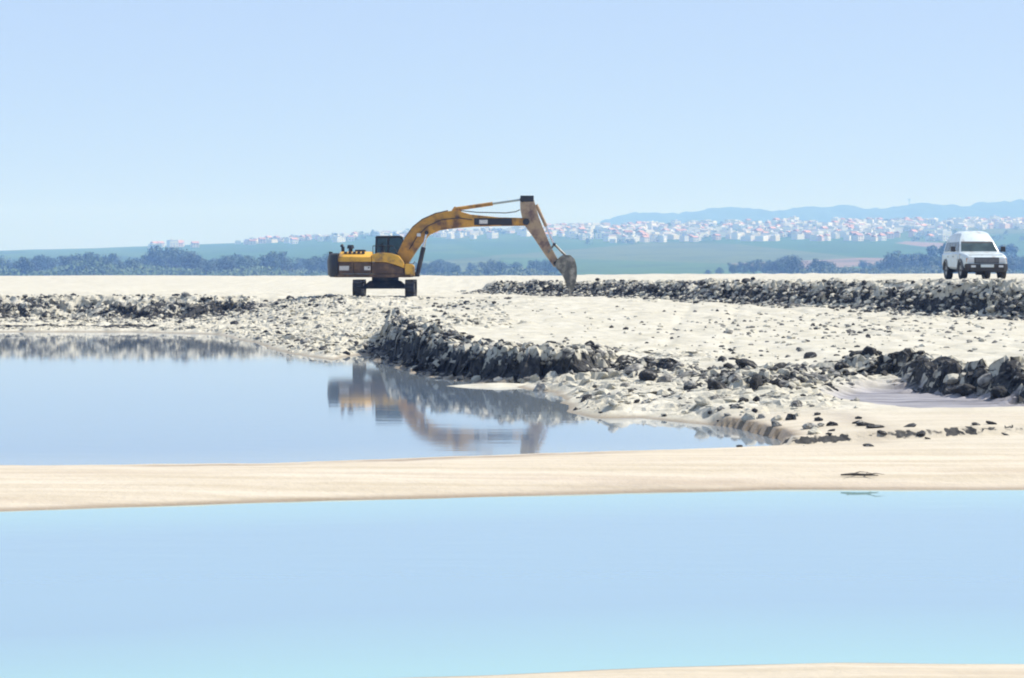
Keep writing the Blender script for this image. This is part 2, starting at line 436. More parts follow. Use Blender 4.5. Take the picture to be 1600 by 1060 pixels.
def ground_material():
    m = bpy.data.materials.new('dredged_sand'); m.use_nodes = True
    N, L = m.node_tree.nodes, m.node_tree.links
    b = N['Principled BSDF']
    def attr(n):
        a = N.new('ShaderNodeAttribute'); a.attribute_name = n; return a.outputs['Fac']
    geo = N.new('ShaderNodeNewGeometry')
    def noise(sc, det=6, vec=None, rough=0.6):
        n = N.new('ShaderNodeTexNoise'); n.inputs['Scale'].default_value = sc; n.inputs['Detail'].default_value = det; n.inputs['Roughness'].default_value = rough
        L.new(vec or geo.outputs['Position'], n.inputs['Vector']); return n.outputs['Fac']
    def ramp(fac, a, b_, lo=0.0, hi=1.0):
        r = N.new('ShaderNodeMapRange'); r.inputs[1].default_value = a; r.inputs[2].default_value = b_; r.inputs[3].default_value = lo; r.inputs[4].default_value = hi
        L.new(fac, r.inputs[0]); return r.outputs[0]
    def mix(f, a, b_, mode='MIX'):
        x = N.new('ShaderNodeMix'); x.data_type = 'RGBA'; x.blend_type = mode
        if hasattr(f, 'is_linked'): L.new(f, x.inputs['Factor'])
        else: x.inputs['Factor'].default_value = f
        for k, v in (('A', a), ('B', b_)):
            if hasattr(v, 'is_linked'): L.new(v, x.inputs[k])
            else: x.inputs[k].default_value = (*v, 1)
        return x.outputs['Result']
    def math_(op, a, b_):
        x = N.new('ShaderNodeMath'); x.operation = op; x.use_clamp = True
        for k, v in ((0, a), (1, b_)):
            if hasattr(v, 'is_linked'): L.new(v, x.inputs[k])
            else: x.inputs[k].default_value = v
        return x.outputs[0]
    # streaks along the shore for the bar
    mp = N.new('ShaderNodeMapping'); mp.inputs['Scale'].default_value = (0.25, 2.2, 1); L.new(geo.outputs['Position'], mp.inputs['Vector'])
    mp2 = N.new('ShaderNodeMapping'); mp2.inputs['Scale'].default_value = (0.7, 0.45, 1); L.new(geo.outputs['Position'], mp2.inputs['Vector'])
    st = noise(1.0, 6, mp.outputs[0])
    cream = mix(ramp(noise(0.9), 0.35, 0.65), (0.445, 0.418, 0.335), (0.54, 0.515, 0.435))
    cream = mix(ramp(noise(9.0, 8, rough=0.7), 0.56, 0.70, 0, .6), cream, (0.27, 0.25, 0.205))
    cream = mix(ramp(noise(2.6, 6, mp2.outputs[0]), 0.52, 0.68, 0, .5), cream, (0.36, 0.335, 0.275))
    peach = mix(ramp(st, 0.38, 0.62), (0.46, 0.395, 0.295), (0.555, 0.49, 0.39))
    peach = mix(ramp(noise(0.35, 4, mp.outputs[0]), 0.55, 0.66, 0, .5), peach, (0.44, 0.36, 0.285))
    peach = mix(math_('MULTIPLY', attr('swash'), ramp(noise(3.0, 6), 0.3, 0.6, .45, 1)), peach, (0.29, 0.235, 0.185))
    peach = mix(ramp(noise(22.0, 8, rough=.75), .60, .70, 0, .5), peach, (.30, .25, .20))
    col = mix(attr('peach'), cream, peach)
    mudc = mix(ramp(st, 0.4, 0.6), (0.15, 0.142, 0.152), (0.34, 0.325, 0.34))
    col = mix(attr('mud'), col, mudc)
    dk = mix(ramp(noise(7.0, 6), 0.35, 0.7), (0.012, 0.013, 0.015), (0.085, 0.083, 0.078))  # near-black of the silt and of the shade painted on the banks
    def vor(sc):
        v = N.new('ShaderNodeTexVoronoi'); v.inputs['Scale'].default_value = sc; v.inputs['Randomness'].default_value = 1.0
        wv = N.new('ShaderNodeVectorMath'); wv.operation = 'MULTIPLY_ADD'; wv.inputs[1].default_value = (.25, .25, .25)
        nn = N.new('ShaderNodeTexNoise'); nn.inputs['Scale'].default_value = 5.0; L.new(geo.outputs['Position'], nn.inputs['Vector'])
        L.new(nn.outputs['Color'], wv.inputs[0]); L.new(geo.outputs['Position'], wv.inputs[2]); L.new(wv.outputs[0], v.inputs['Vector'])
        sp = N.new('ShaderNodeSeparateColor'); L.new(v.outputs['Color'], sp.inputs[0]); return sp.outputs[0]
    def madd(a, k, b_):
        x = N.new('ShaderNodeMath'); x.operation = 'MULTIPLY_ADD'; L.new(a, x.inputs[0]); x.inputs[1].default_value = k
        if hasattr(b_, 'is_linked'): L.new(b_, x.inputs[2])
        else: x.inputs[2].default_value = b_
        return x.outputs[0]
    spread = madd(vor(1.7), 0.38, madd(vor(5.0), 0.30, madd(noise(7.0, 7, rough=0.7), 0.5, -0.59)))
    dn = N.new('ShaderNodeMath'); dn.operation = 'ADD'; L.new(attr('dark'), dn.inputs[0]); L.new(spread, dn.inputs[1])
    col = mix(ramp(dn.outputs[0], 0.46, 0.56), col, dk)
    wetf = attr('wet')
    col = mix(math_('MULTIPLY', wetf, 0.9), col, (0.50, 0.43, 0.37), 'MULTIPLY')
    L.new(col, b.inputs['Base Color'])
    rr = math_('SUBTRACT', 0.95, math_('MULTIPLY', wetf, 0.35))
    rr = math_('SUBTRACT', rr, math_('MULTIPLY', attr('mud'), 0.38))
    L.new(rr, b.inputs['Roughness'])
    b.inputs['Specular IOR Level'].default_value = 0.3
    bp = N.new('ShaderNodeBump'); bp.inputs['Strength'].default_value = 0.6; bp.inputs['Distance'].default_value = 0.05
    L.new(noise(6.0, 9, rough=0.65), bp.inputs['Height'])
    L.new(bp.outputs['Normal'], b.inputs['Normal'])
    return m

X, Y = np.meshgrid(GX, GY)
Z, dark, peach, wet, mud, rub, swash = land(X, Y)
jx = fbm(X*3.1+Z*2.3, Y*2.7, 2)*0.10*rub; jy = fbm(X*2.9, Y*3.0+Z*3.1+50, 2)*0.14*rub
bi = cells(X*2.6, Z*3.6+Y*0.3)[2]; bj = cells(X*5.5, Z*6.5+Y*0.4+9)[2]
jy = jy - ((bi-.5)*0.34+(bj-.5)*0.16)*rub; jx = jx + (bj-.5)*0.10*rub
fine = (np.abs(X) < 28) & (Y < 141)
jig = np.stack([jx*fine, jy*fine, np.zeros_like(jx)], -1)
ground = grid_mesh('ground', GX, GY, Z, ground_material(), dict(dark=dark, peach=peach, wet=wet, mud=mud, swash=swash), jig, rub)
tag(ground, 'pale dredged sand flat with dark rubble banks', 'ground', kind='structure')

def hz(x, y):
    """ground height by lookup"""
    i = int(np.clip(np.searchsorted(GX, x)-1, 0, len(GX)-2)); j = int(np.clip(np.searchsorted(GY, y)-1, 0, len(GY)-2))
    fx = (x-GX[i])/(GX[i+1]-GX[i]); fy = (y-GY[j])/(GY[j+1]-GY[j])
    return float((Z[j, i]*(1-fx)+Z[j, i+1]*fx)*(1-fy) + (Z[j+1, i]*(1-fx)+Z[j+1, i+1]*fx)*fy)
def mask_at(A, x, y):
    i = int(np.clip(np.searchsorted(GX, x), 0, len(GX)-1)); j = int(np.clip(np.searchsorted(GY, y), 0, len(GY)-1)); return float(A[j, i])

# ------------------------------------------------------------------ water
def water_material(name, deep, shallow, y_sh, bump):
    m = bpy.data.materials.new(name); m.use_nodes = True
    N, L = m.node_tree.nodes, m.node_tree.links
    b = N['Principled BSDF']
    b.inputs['IOR'].default_value = 1.45
    b.inputs['Roughness'].default_value = 0.035
    geo = N.new('ShaderNodeNewGeometry')
    a = N.new('ShaderNodeAttribute'); a.attribute_name = 'depth'
    nz = N.new('ShaderNodeTexNoise'); nz.inputs['Scale'].default_value = 0.35; nz.inputs['Detail'].default_value = 4
    mp = N.new('ShaderNodeMapping'); mp.inputs['Scale'].default_value = (0.35, 1, 1)
    L.new(geo.outputs['Position'], mp.inputs['Vector']); L.new(mp.outputs[0], nz.inputs['Vector'])
    ad = N.new('ShaderNodeMath'); ad.operation = 'MULTIPLY_ADD'; ad.inputs[1].default_value = 0.18; L.new(nz.outputs['Fac'], ad.inputs[0]); L.new(a.outputs['Fac'], ad.inputs[2])
    mr = N.new('ShaderNodeMapRange'); mr.inputs[1].default_value = 0.14; mr.inputs[2].default_value = 0.62; L.new(ad.outputs[0], mr.inputs[0])
    mx = N.new('ShaderNodeMix'); mx.data_type = 'RGBA'; mx.inputs['A'].default_value = (*shallow, 1); mx.inputs['B'].default_value = (*deep, 1)
    L.new(mr.outputs[0], mx.inputs['Factor']); L.new(mx.outputs['Result'], b.inputs['Base Color'])
    n2 = N.new('ShaderNodeTexNoise'); n2.inputs['Scale'].default_value = 1.3; n2.inputs['Detail'].default_value = 3
    mp2 = N.new('ShaderNodeMapping'); mp2.inputs['Scale'].default_value = (0.5, 1.6, 1)
    L.new(geo.outputs['Position'], mp2.inputs['Vector']); L.new(mp2.outputs[0], n2.inputs['Vector'])
    bp = N.new('ShaderNodeBump'); bp.inputs['Strength'].default_value = bump; bp.inputs['Distance'].default_value = 0.02
    L.new(n2.outputs['Fac'], bp.inputs['Height']); L.new(bp.outputs['Normal'], b.inputs['Normal'])
    return m

def pond(name, x0, x1, y0, y1, material, label):
    gx = np.linspace(x0, x1, 160); gy = np.linspace(y0, y1, 120)
    XX, YY = np.meshgrid(gx, gy)
    dep = np.maximum(0, -land(XX, YY)[0])
    o = grid_mesh(name, gx, gy, np.zeros_like(XX), material, dict(depth=dep))
    return tag(o, label, 'water', kind='structure')
pond('far_pond', -70, 30, 33.2, 120, water_material('calm_pond_water', (0.15, 0.21, 0.29), (0.24, 0.28, 0.31), 0, 0.05), 'calm blue pond mirroring the excavator')
pond('near_pond', -60, 60, 13, 33.0, water_material('shallow_pond_water', (0.225, 0.335, 0.40), (0.27, 0.44, 0.43), 0, 0.05), 'smooth pale blue pond in front of the sand bar')

# ------------------------------------------------------------------ hills, far land
HX = np.concatenate([-np.geomspace(2100, 9000, 14)[::-1], spaced([(-2000, 2300, 15)]), np.geomspace(2400, 9000, 14)])
HY = np.concatenate([spaced([(400, 1800, 60), (1800, 4800, 30), (4800, 8200, 200), (8200, 9600, 40), (9600, 12000, 300)])])
def hill_z(x, y):
    A = np.interp(x, [-3000, -1500, -968, -520, -300, 70, 400, 970, 1500, 3000], [30, 33, 42, 58, 72, 86, 95, 101, 103, 104])
    s = np.clip((y-1900)/2600.0, 0, 1)**1.25
    z = A*s*(1-0.55*sstep(4650, 6500, y))
    B = np.interp(x, [-3000, -400, 145, 339, 484, 620, 750, 860, 968, 1100, 1210, 1380, 1500, 1700, 1935, 3000], [20, 30, 95, 190, 232, 228, 246, 236, 228, 250, 252, 240, 266, 258, 268, 260])
    rd = np.exp(-((y-9000)/900.0)**2)
    z = np.maximum(z, B*rd + (fbm(x*0.006, y*0.003, 3)*30+fbm(x*0.02, y*0.01, 3)*16)*rd*(B > 60))
    z = z + fbm(x*0.004, y*0.003, 4)*2.5*s
    return z - 0.3
HXX, HYY = np.meshgrid(HX, HY)
HZ = hill_z(HXX, HYY)
def hill_material():
    m = bpy.data.materials.new('hillside'); m.use_nodes = True
    N, L = m.node_tree.nodes, m.node_tree.links
    b = N['Principled BSDF']; b.inputs['Roughness'].default_value = 1.0; b.inputs['Specular IOR Level'].default_value = 0.1
    geo = N.new('ShaderNodeNewGeometry')
    mp = N.new('ShaderNodeMapping'); mp.inputs['Scale'].default_value = (0.0036, 0.0011, 0.0)
    L.new(geo.outputs['Position'], mp.inputs['Vector'])
    vo = N.new('ShaderNodeTexVoronoi'); vo.inputs['Scale'].default_value = 1.0; L.new(mp.outputs[0], vo.inputs['Vector'])
    cr = N.new('ShaderNodeValToRGB'); cr.color_ramp.interpolation = 'CONSTANT'
    els = [(0.0, (0.050, 0.110, 0.024)), (0.3, (0.068, 0.125, 0.028)), (0.52, (0.04, 0.08, 0.024)), (0.72, (0.10, 0.13, 0.042)), (0.9, (0.22, 0.16, 0.12))]
    cr.color_ramp.elements[0].color = (*els[0][1], 1)
    cr.color_ramp.elements[1].position = els[1][0]; cr.color_ramp.elements[1].color = (*els[1][1], 1)
    for p, c in els[2:]:
        e = cr.color_ramp.elements.new(p); e.color = (*c, 1)
    sep = N.new('ShaderNodeSeparateColor'); L.new(vo.outputs['Color'], sep.inputs[0]); L.new(sep.outputs[0], cr.inputs['Fac'])
    nz = N.new('ShaderNodeTexNoise'); nz.inputs['Scale'].default_value = 0.012; nz.inputs['Detail'].default_value = 8; L.new(geo.outputs['Position'], nz.inputs['Vector'])
    mr = N.new('ShaderNodeMapRange'); mr.inputs[1].default_value = 0.5; mr.inputs[2].default_value = 0.6; L.new(nz.outputs['Fac'], mr.inputs[0])
    mx = N.new('ShaderNodeMix'); mx.data_type = 'RGBA'; mx.inputs['B'].default_value = (0.035, 0.06, 0.025, 1)
    wd = N.new('ShaderNodeAttribute'); wd.attribute_name = 'wood'
    mu = N.new('ShaderNodeMath'); mu.operation = 'MULTIPLY_ADD'; mu.use_clamp = True; mu.inputs[1].default_value = 0.45
    L.new(mr.outputs[0], mu.inputs[0]); L.new(wd.outputs['Fac'], mu.inputs[2]); L.new(mu.outputs[0], mx.inputs['Factor'])
    L.new(cr.outputs['Color'], mx.inputs['A']); L.new(mx.outputs['Result'], b.inputs['Base Color'])
    return m
wood = np.maximum(sstep(5500, 7500, HYY), 0.0)
hills = grid_mesh('hills', HX, HY, HZ, hill_material(), dict(wood=wood))
tag(hills, 'green fields rising to a wooded blue ridge', 'hills', kind='structure')

# ------------------------------------------------------------------ excavator
def E(px, py):                         # profile coordinates of the machine, metres, from its elevation
    return ((px-602.0)/31.0, (465.0-py)/31.0)
EX = (-6.387, 120.0)
pad = hz(*EX)
exc = empty('excavator', (EX[0], EX[1], pad))
tag(exc, 'worn yellow tracked excavator with raised boom digging at the dike', 'excavator')
# tracks (they run towards the camera, the house is slewed across them)
def track(cx):
    L_, Hh, w = 4.1, 0.82, 0.44
    n = 46; r = Hh/2; st = L_/2-r
    per = 4*st+2*math.pi*r
    def at(u):
        u %= per
        if u < 2*st: return (-st+u, Hh, 0, 1)
        u -= 2*st
        if u < math.pi*r:
            a = math.pi/2-u/r; return (st+r*math.cos(a), r+r*math.sin(a), math.cos(a), math.sin(a))
        u -= math.pi*r
        if u < 2*st: return (st-u, 0, 0, -1)
        u -= 2*st
        a = -math.pi/2-u/r; return (-st+r*math.cos(a), r+r*math.sin(a), math.cos(a), math.sin(a))
    t = MB()
    belt = [at(per*k/60) for k in range(60)]
    vs = []
    for (y, z, ny, nz_) in belt:
        for dx in (-w/2+.04, w/2-.04):
            vs += [(cx+dx, y-ny*.04, z-nz_*.04), (cx+dx, y-ny*.10, z-nz_*.10)]
    fs = []
    for k in range(60):
        a, b = 4*k, 4*((k+1) % 60)
        fs += [(a, b, b+2, a+2), (a+1, a+3, b+3, b+1), (a, a+1, b+1, b), (a+2, b+2, b+3, a+3)]
    t.add(vs, fs)
    root = t.build('track', M_track, exc)
    proto = None
    for k in range(n):
        y, z, ny, nz_ = at(per*(k+.5)/n)
        if proto is None:
            sh = MB(); hl = per/n*0.45
            sh.box((-w/2, -hl, -.045), (w/2, hl, -.012)); sh.box((-w/2, -hl, -.012), (w/2, -hl+.02, .02)); sh.box((-w/2, hl*.3, -.012), (w/2, hl*.3+.02, .015))
            proto = sh.mesh('track_shoe', M_track)
        o = bpy.data.objects.new('track_shoe', proto); link(o, root)
        o.location = (cx, y, z)
        o.rotation_euler = (math.atan2(-ny, nz_), 0, 0)
    fr = MB(); fr.box((cx-.13, -st, .2), (cx+.13, st, .62))
    for k in range(7): fr.lathe_y([(0.01, 0), (.13, 0), (.13, .01)], (cx, -st+2*st*k/6, .2), 6) if False else None
    fr.build('track_frame', M_track, root, bevel=.03)
    for sy in (-1, 1):
        sp = MB(); sp.tube((cx-.12, sy*st, r), (cx+.12, sy*st, r), r-.13, 20); sp.build('sprocket', M_black, root)
    for k in range(7):
        y = -st+.2+(2*st-.4)*k/6
        ro = MB(); ro.tube((cx-.16, y, .22), (cx+.16, y, .22), .11, 12); ro.build('roller', M_black, root)
    return root
for cx in (-1.30, 1.30): track(cx)
cb = MB()
cb.hexa([(-1.2,-1.0,.38),(1.2,-1.0,.38),(1.2,1.0,.38),(-1.2,1.0,.38)], [(-.75,-.7,.78),(.75,-.7,.78),(.75,.7,.78),(-.75,.7,.78)])
cb.build('undercarriage_frame', M_black, exc, bevel=.04)
sr = MB(); sr.tube((0, 0, .76), (0, 0, 1.0), .68, 32); sr.build('slewing_ring', M_black, exc)
# revolving house
pf = MB(); pf.box((-2.45, -1.28, .95), (1.35, 1.28, 1.12)); pf.build('platform', M_brown, exc, bevel=.03)
cwp = []
for k in range(13):
    a = R(-90+180*k/12); cwp.append((-2.3-.62*math.cos(a)**0.7, 1.36*math.sin(a)))
cw = MB(); n = len(cwp)
def ring(z, ins): return [(-2.3+(x+2.3)*(1-ins), y*(1-ins*.3), z) for x, y in cwp]
rs = [ring(.96, .25), ring(1.08, .05), ring(1.75, 0.0), ring(2.08, .12), ring(2.16, .35)]
vs = [v for r_ in rs for v in r_]; fs = []
for j in range(4):
    for k in range(n): fs.append((j*n+k, j*n+(k+1) % n, (j+1)*n+(k+1) % n, (j+1)*n+k))
fs += [tuple(range(n-1, -1, -1)), tuple(range(4*n, 5*n))]
cw.add(vs, fs); cwo = cw.build('counterweight', M_black, exc, smooth=True)
MB().tube((-2.75, -.6, 2.1), (-2.75, -.6, 2.24), .05, 8).build('lifting_eye', M_black, cwo); MB().tube((-2.75, .6, 2.1), (-2.75, .6, 2.24), .05, 8).build('lifting_eye', M_black, cwo)
# engine bonnet: yellow upper shell, sloped shoulders
eh = MB()
eh.add([(-2.3,-1.30,1.72),(-.62,-1.30,1.72),(-.62,1.30,1.72),(-2.3,1.30,1.72),
        (-2.3,-1.26,1.98),(-.62,-1.26,1.98),(-.62,1.26,1.98),(-2.3,1.26,1.98),
        (-2.22,-.72,2.24),(-.66,-.72,2.24),(-.66,1.0,2.24),(-2.22,1.0,2.24)],
       [(3,2,1,0),(0,1,5,4),(1,2,6,5),(2,3,7,6),(3,0,4,7),(4,5,9,8),(5,6,10,9),(6,7,11,10),(7,4,8,11),(8,9,10,11)])
eho = eh.build('engine_bonnet', M_yellow, exc, bevel=.05, smooth=True)
for k in range(5): MB().box((-2.0+.22*k, -1.0, 2.13), (-1.86+.22*k, -.78, 2.235)).build('vent_louvre', M_black, eho)
# lower side doors, dark brown, three on the visible side with gaps
for (x0, x1, y0, y1) in ((-2.28, -1.52, -1.29, -1.23), (-1.50, -.64, -1.29, -1.23), (-2.28, -.64, 1.23, 1.29)):
    d = MB().box((x0, y0, 1.13), (x1, y1, 1.70)).build('side_door', M_brown, exc, bevel=.02)
    s_ = -1 if y0 < 0 else 1
    MB().box((x1-.16, y0 if s_ < 0 else y1, 1.40), (x1-.08, (y0-.02) if s_ < 0 else (y1+.02), 1.46)).build('handle', M_black, d)
MB().box((-2.25, -1.2, 1.13), (-.66, 1.2, 1.71)).build('engine_block', M_black, exc)
# pale decal patches on the visible side
for (x0, x1, z0, z1) in ((-2.22, -1.74, 1.30, 1.52), (-.98, -.67, 1.31, 1.50)):
    MB().box((x0, -1.305, z0), (x1, -1.292, z1)).build('side_decal', M_decal, exc)
# right-hand tank and tool box, yellow with a rounded front
tk = MB().prism_y([(-.60, 1.72), (-.60, 2.10), (-.2, 2.18), (.35, 2.16), (.75, 2.02), (.98, 1.70), (1.02, 1.40), (.55, 1.58), (.1, 1.70)], -1.30, -.42)
tko = tk.build('fuel_tank', M_yellow, exc, bevel=.04, smooth=True)
MB().tube((-.05, -.85, 2.17), (-.05, -.85, 2.26), .09, 14).build('filler_cap', M_black, tko)
MB().prism_y([(-.60, 1.13), (-.60, 1.70), (.1, 1.68), (.55, 1.56), (.98, 1.39), (.98, 1.13)], -1.26, -.45).build('lower_panel', M_brown, exc, bevel=.02)
tb = MB().prism_y([(1.04, 1.02), (1.04, 1.62), (1.40, 1.62), (1.52, 1.50), (1.52, 1.02)], -1.28, -.50).build('tool_box', M_yellow, exc, bevel=.03)
MB().box((1.18, -.98, 1.625), (1.42, -.80, 1.65)).build('handle', M_black, tb)
for k in range(2): MB().box((1.52, -1.2, 1.12+.22*k), (1.60, -.6, 1.15+.22*k)).build('step', M_black, tb)
mr_ = MB().path([(1.45, -1.2, 1.62), (1.55, -1.32, 1.75)], .02); mr_.build('mirror_arm', M_black, exc)
# handrails
hr = MB().path([(-.55, -1.22, 2.08), (-.55, -1.22, 2.52), (.45, -1.22, 2.52), (.72, -1.22, 2.05)], .022); hr.path([(0, -1.22, 2.16), (0, -1.22, 2.52)], .02); hr.build('handrail', M_black, exc)
# exhaust, pre-cleaner
MB().tube((-2.12, -.2, 2.22), (-2.12, -.2, 2.50), .085, 14).tube((-2.12, -.2, 2.50), (-2.22, -.2, 2.58), .085, 14).build('exhaust_pipe', M_black, exc)
MB().tube((-1.74, -.1, 2.22), (-1.74, -.1, 2.40), .10, 16).tube((-1.74, -.1, 2.40), (-1.74, -.1, 2.58), .19, 18, .15).build('air_cleaner', M_black, exc)
MB().box((-1.5, -.5, 2.235), (-1.0, .4, 2.34)).build('bonnet_hatch', M_black, exc, bevel=.03)
# cab on the far side of the boom
cabr = bpy.data.objects.new('cab', MB().prism_y([(-.58, 1.12), (-.58, 2.1), (-.50, 2.15), (.9, 2.15), (1.15, 1.9), (1.15, 1.12)], .36, 1.28).mesh('cab', M_black, .03)); link(cabr, exc)
def post(a, b, w=.045): 
    return MB().tube(a, b, w, 4).build('pillar', M_black, cabr)
for y in (.40, 1.24):
    post((-.52, y, 2.1), (-.48, y, 2.98)); post((.12, y, 2.1), (.12, y, 2.98)); post((1.08, y, 1.95), (.80, y, 2.98))
rf = MB().prism_y([(-.56, 2.94), (-.46, 3.05), (.76, 3.06), (.90, 2.95)], .34, 1.30).build('cab_roof', M_black, cabr, bevel=.035)
MB().box((-.46, .41, 2.12), (.09, .425, 2.95)).build('window', M_cabglass, cabr)
MB().prism_y([(.15, 2.1), (.15, 2.95), (.78, 2.95), (1.0, 2.1)], .41, .425).build('window', M_cabglass, cabr)
MB().prism_y([(-.46, 2.12), (-.46, 2.95), (.78, 2.95), (1.0, 2.1)], 1.215, 1.23).build('window', M_cabglass, cabr)
MB().hexa([(1.05, .44, 1.97), (1.06, .44, 1.97), (1.06, 1.2, 1.97), (1.05, 1.2, 1.97)], [(.80, .44, 2.94), (.81, .44, 2.94), (.81, 1.2, 2.94), (.80, 1.2, 2.94)]).build('windscreen', M_cabglass, cabr)
MB().box((-.30, .6, 2.10), (-.14, 1.05, 2.68)).build('seat', M_seat, cabr, bevel=.03)
# boom
tp = [E(*p) for p in ((618,408),(624,392),(632,376),(645,358),(660,346),(680,337),(700,332.5),(714,331),(735,337.5),(780,342),(822,343))]
bt = [E(*p) for p in ((634,424),(641,410),(650,396),(660,382),(672,369),(688,362),(702,360),(716,358.5),(740,356.5),(780,355.5),(824,355))]
wd_ = [.38,.37,.36,.34,.32,.31,.31,.31,.30,.28,.26]
bo = MB().strip_y(tp, bt, wd_).build('boom', M_boom, exc, bevel=.03, smooth=True)
def cyl_y(c, r, w, name, m, parent, n=18):
    return MB().tube((c[0], -w, c[1]), (c[0], w, c[1]), r, n).build(name, m, parent)
cyl_y(E(628, 416), .16, .48, 'pivot_pin', M_black, bo)
cyl_y(E(822, 349), .17, .34, 'pivot_pin', M_black, bo)
cyl_y(E(667, 366), .10, .52, 'pivot_pin', M_black, bo)
# dark band and pale decal on the boom sides
for sgn in (-1, 1):
    def side(name, a, b, za, zb, off, m):
        y0, y1 = sorted((sgn*(.315+off), sgn*(.300)))
        (xa, _), (xb, _) = E(a, 0), E(b, 0)
        return MB().box((xa, y0, E(0, zb)[1]), (xb, y1, E(0, za)[1])).build(name, m, bo)
    side('boom_band', 741, 800, 343.5, 354.0, .0, M_decal_black)
    side('boom_decal', 749, 762, 346.0, 352.0, .006, M_decal)
# boom foot lugs on the platform
for y in (-.42, .42):
    MB().prism_y([(.55, 1.10), (.75, 1.78), (.98, 1.78), (1.25, 1.10)], y-.04, y+.04).build('boom_bracket', M_brown, exc, bevel=.01)
# boom cylinders
for y in (-.46, .46):
    a, b = E(652, 432), E(667, 366)
    A, B = Vector((a[0], y, a[1])), Vector((b[0], y, b[1]))
    c = MB().tube(A, A.lerp(B, .66), .10, 14).build('boom_cylinder', M_black, exc, smooth=True)
    MB().tube(A.lerp(B, .6), B, .055, 10).build('piston_rod', M_chrome, c, smooth=True)
MB().prism_y([(1.34, .98), (1.34, 1.22), (1.68, 1.22), (1.74, 1.05), (1.7, .98)], -.52, .52).build('cylinder_bracket', M_black, exc, bevel=.02)
# stick cylinder along the top of the boom
a, b = E(711, 329), E(816, 314)
A, B = Vector((a[0], 0, a[1])), Vector((b[0], 0, b[1]))
sc_ = MB().tube(A, A.lerp(B, .56), .095, 14).build('stick_cylinder', M_boom, exc, smooth=True)
MB().tube(A.lerp(B, .5), B, .055, 10).build('piston_rod', mat('oiled_rod', (.36, .40, .38), .3, metal=.6), sc_, smooth=True)
for y in (-.14, .14):
    MB().prism_y([E(704, 334), E(710, 325), E(717, 327), E(722, 335)], y-.03, y+.03).build('cylinder_lug', M_boom, bo)
# hoses over the boom
ho = MB()
for y in (-.12, .12):
    pts = [Vector((p[0], y, p[1]+.035)) for p in (E(632,376), E(645,358), E(660,346), E(680,337), E(700,332.5))]
    ho.path(pts, .028, 6)
ho.build('hose', M_hose, bo)
for sgn in (-1, 1):
    pp = MB().path([Vector((p[0], sgn*w_, p[1])) for p, w_ in ((E(640,392), .40), (E(652,372), .385), (E(668,356), .36), (E(690,346), .345), (E(716,343), .34), (E(738,346), .335))], .022, 6); pp.build('hydraulic_pipe', M_black, bo)
hs = MB()
for y in (-.1, .1): hs.path([Vector((p[0], y, p[1])) for p in (E(716,331), E(745,334), E(790,335), E(806,333), E(812,330))], .022, 6)
hs.build('hose', M_hose, bo)
MB().box((E(652, 0)[0], -.52, E(0, 372)[1]), (E(658, 0)[0], -.36, E(0, 367)[1])).build('work_lamp', M_lamp, bo)
# stick
st_t = [E(*p) for p in ((832.5,309),(837,324),(842,342),(850,362),(861,388),(874,412))]
st_b = [E(*p) for p in ((812.5,311),(813,330),(818,352),(834,374),(850,398),(866,420))]
sk = MB().strip_y(st_t, st_b, [.20,.22,.24,.22,.19,.16]).build('stick', M_stick, exc, bevel=.025, smooth=True)
cyl_y(E(816.5, 314), .14, .27, 'pivot_pin', M_black, sk); cyl_y(E(868, 414), .11, .30, 'pivot_pin', M_black, sk)
MB().box((E(813, 0)[0], -.215, E(0, 318)[1]), (E(834, 0)[0], .215, E(0, 308)[1])).build('stick_head', M_black, sk, bevel=.02)
# bucket cylinder on the outside of the stick, then the linkage
a, b = E(838, 322), E(866, 384)
A, B = Vector((a[0], 0, a[1])), Vector((b[0], 0, b[1]))
bc = MB().tube(A, A.lerp(B, .55), .085, 14).build('bucket_cylinder', M_stick, exc, smooth=True)
MB().tube(A.lerp(B, .5), B, .055, 10).build('piston_rod', M_chrome, bc, smooth=True)
for y in (-.24, .24):
    p, q, r_ = E(856, 398), E(866, 384), E(886, 404)
    MB().tube((p[0], y, p[1]), (q[0], y, q[1]), .05, 8).build('bucket_link', M_bucket, exc)
    MB().tube((q[0], y*.7, q[1]), (r_[0], y*.7, r_[1]), .055, 8).build('bucket_link', M_bucket, exc)
cyl_y(E(866, 384), .075, .30, 'link_pin', M_black, exc)
# bucket: curved shell with side plates, lip and teeth
outer = [E(*p) for p in ((866,418),(872,406),(881,400.5),(891,401),(898,408),(901,420),(901,434),(898.5,447),(895,458))]
inner = [E(*p) for p in ((869,420),(875,410.5),(882.5,405.5),(890,406),(894.5,411),(897,421),(897,433),(895,445),(892,457))]
bk = MB(); W = .46; n = len(outer); vs = []; fs = []
for o_, i_ in zip(outer, inner): vs += [(o_[0], -W, o_[1]), (o_[0], W, o_[1]), (i_[0], W, i_[1]), (i_[0], -W, i_[1])]
for k in range(n-1):
    for j in range(4): fs.append((4*k+j, 4*k+(j+1) % 4, 4*k+4+(j+1) % 4, 4*k+4+j))
fs += [(0, 1, 2, 3), (4*n-1, 4*n-2, 4*n-3, 4*n-4)]
bk.add(vs, fs)
bko = bk.build('bucket', M_bucket, exc, smooth=True)
for y in (-W, W):
    MB().prism_y(list(inner) + [E(888.5, 457), E(885, 446), E(880, 434), E(873, 425)], y-.03, y+.03).build('side_plate', M_bucket, bko)
for k in range(5):
    y = -W+.12+(2*W-.24)*k/4
    t0, t1, t2, t3 = E(895, 455), E(890, 455), E(888.5, 465), E(890.5, 465)
    MB().prism_y([t0, t1, t2, t3], y-.06, y+.06).build('tooth', M_bucket, bko)
for y in (-.2, .2): MB().prism_y([E(864, 414), E(868, 409), E(880, 400), E(889, 401), E(886, 410), E(873, 420)], y-.03, y+.03).build('hinge_plate', M_bucket, bko)

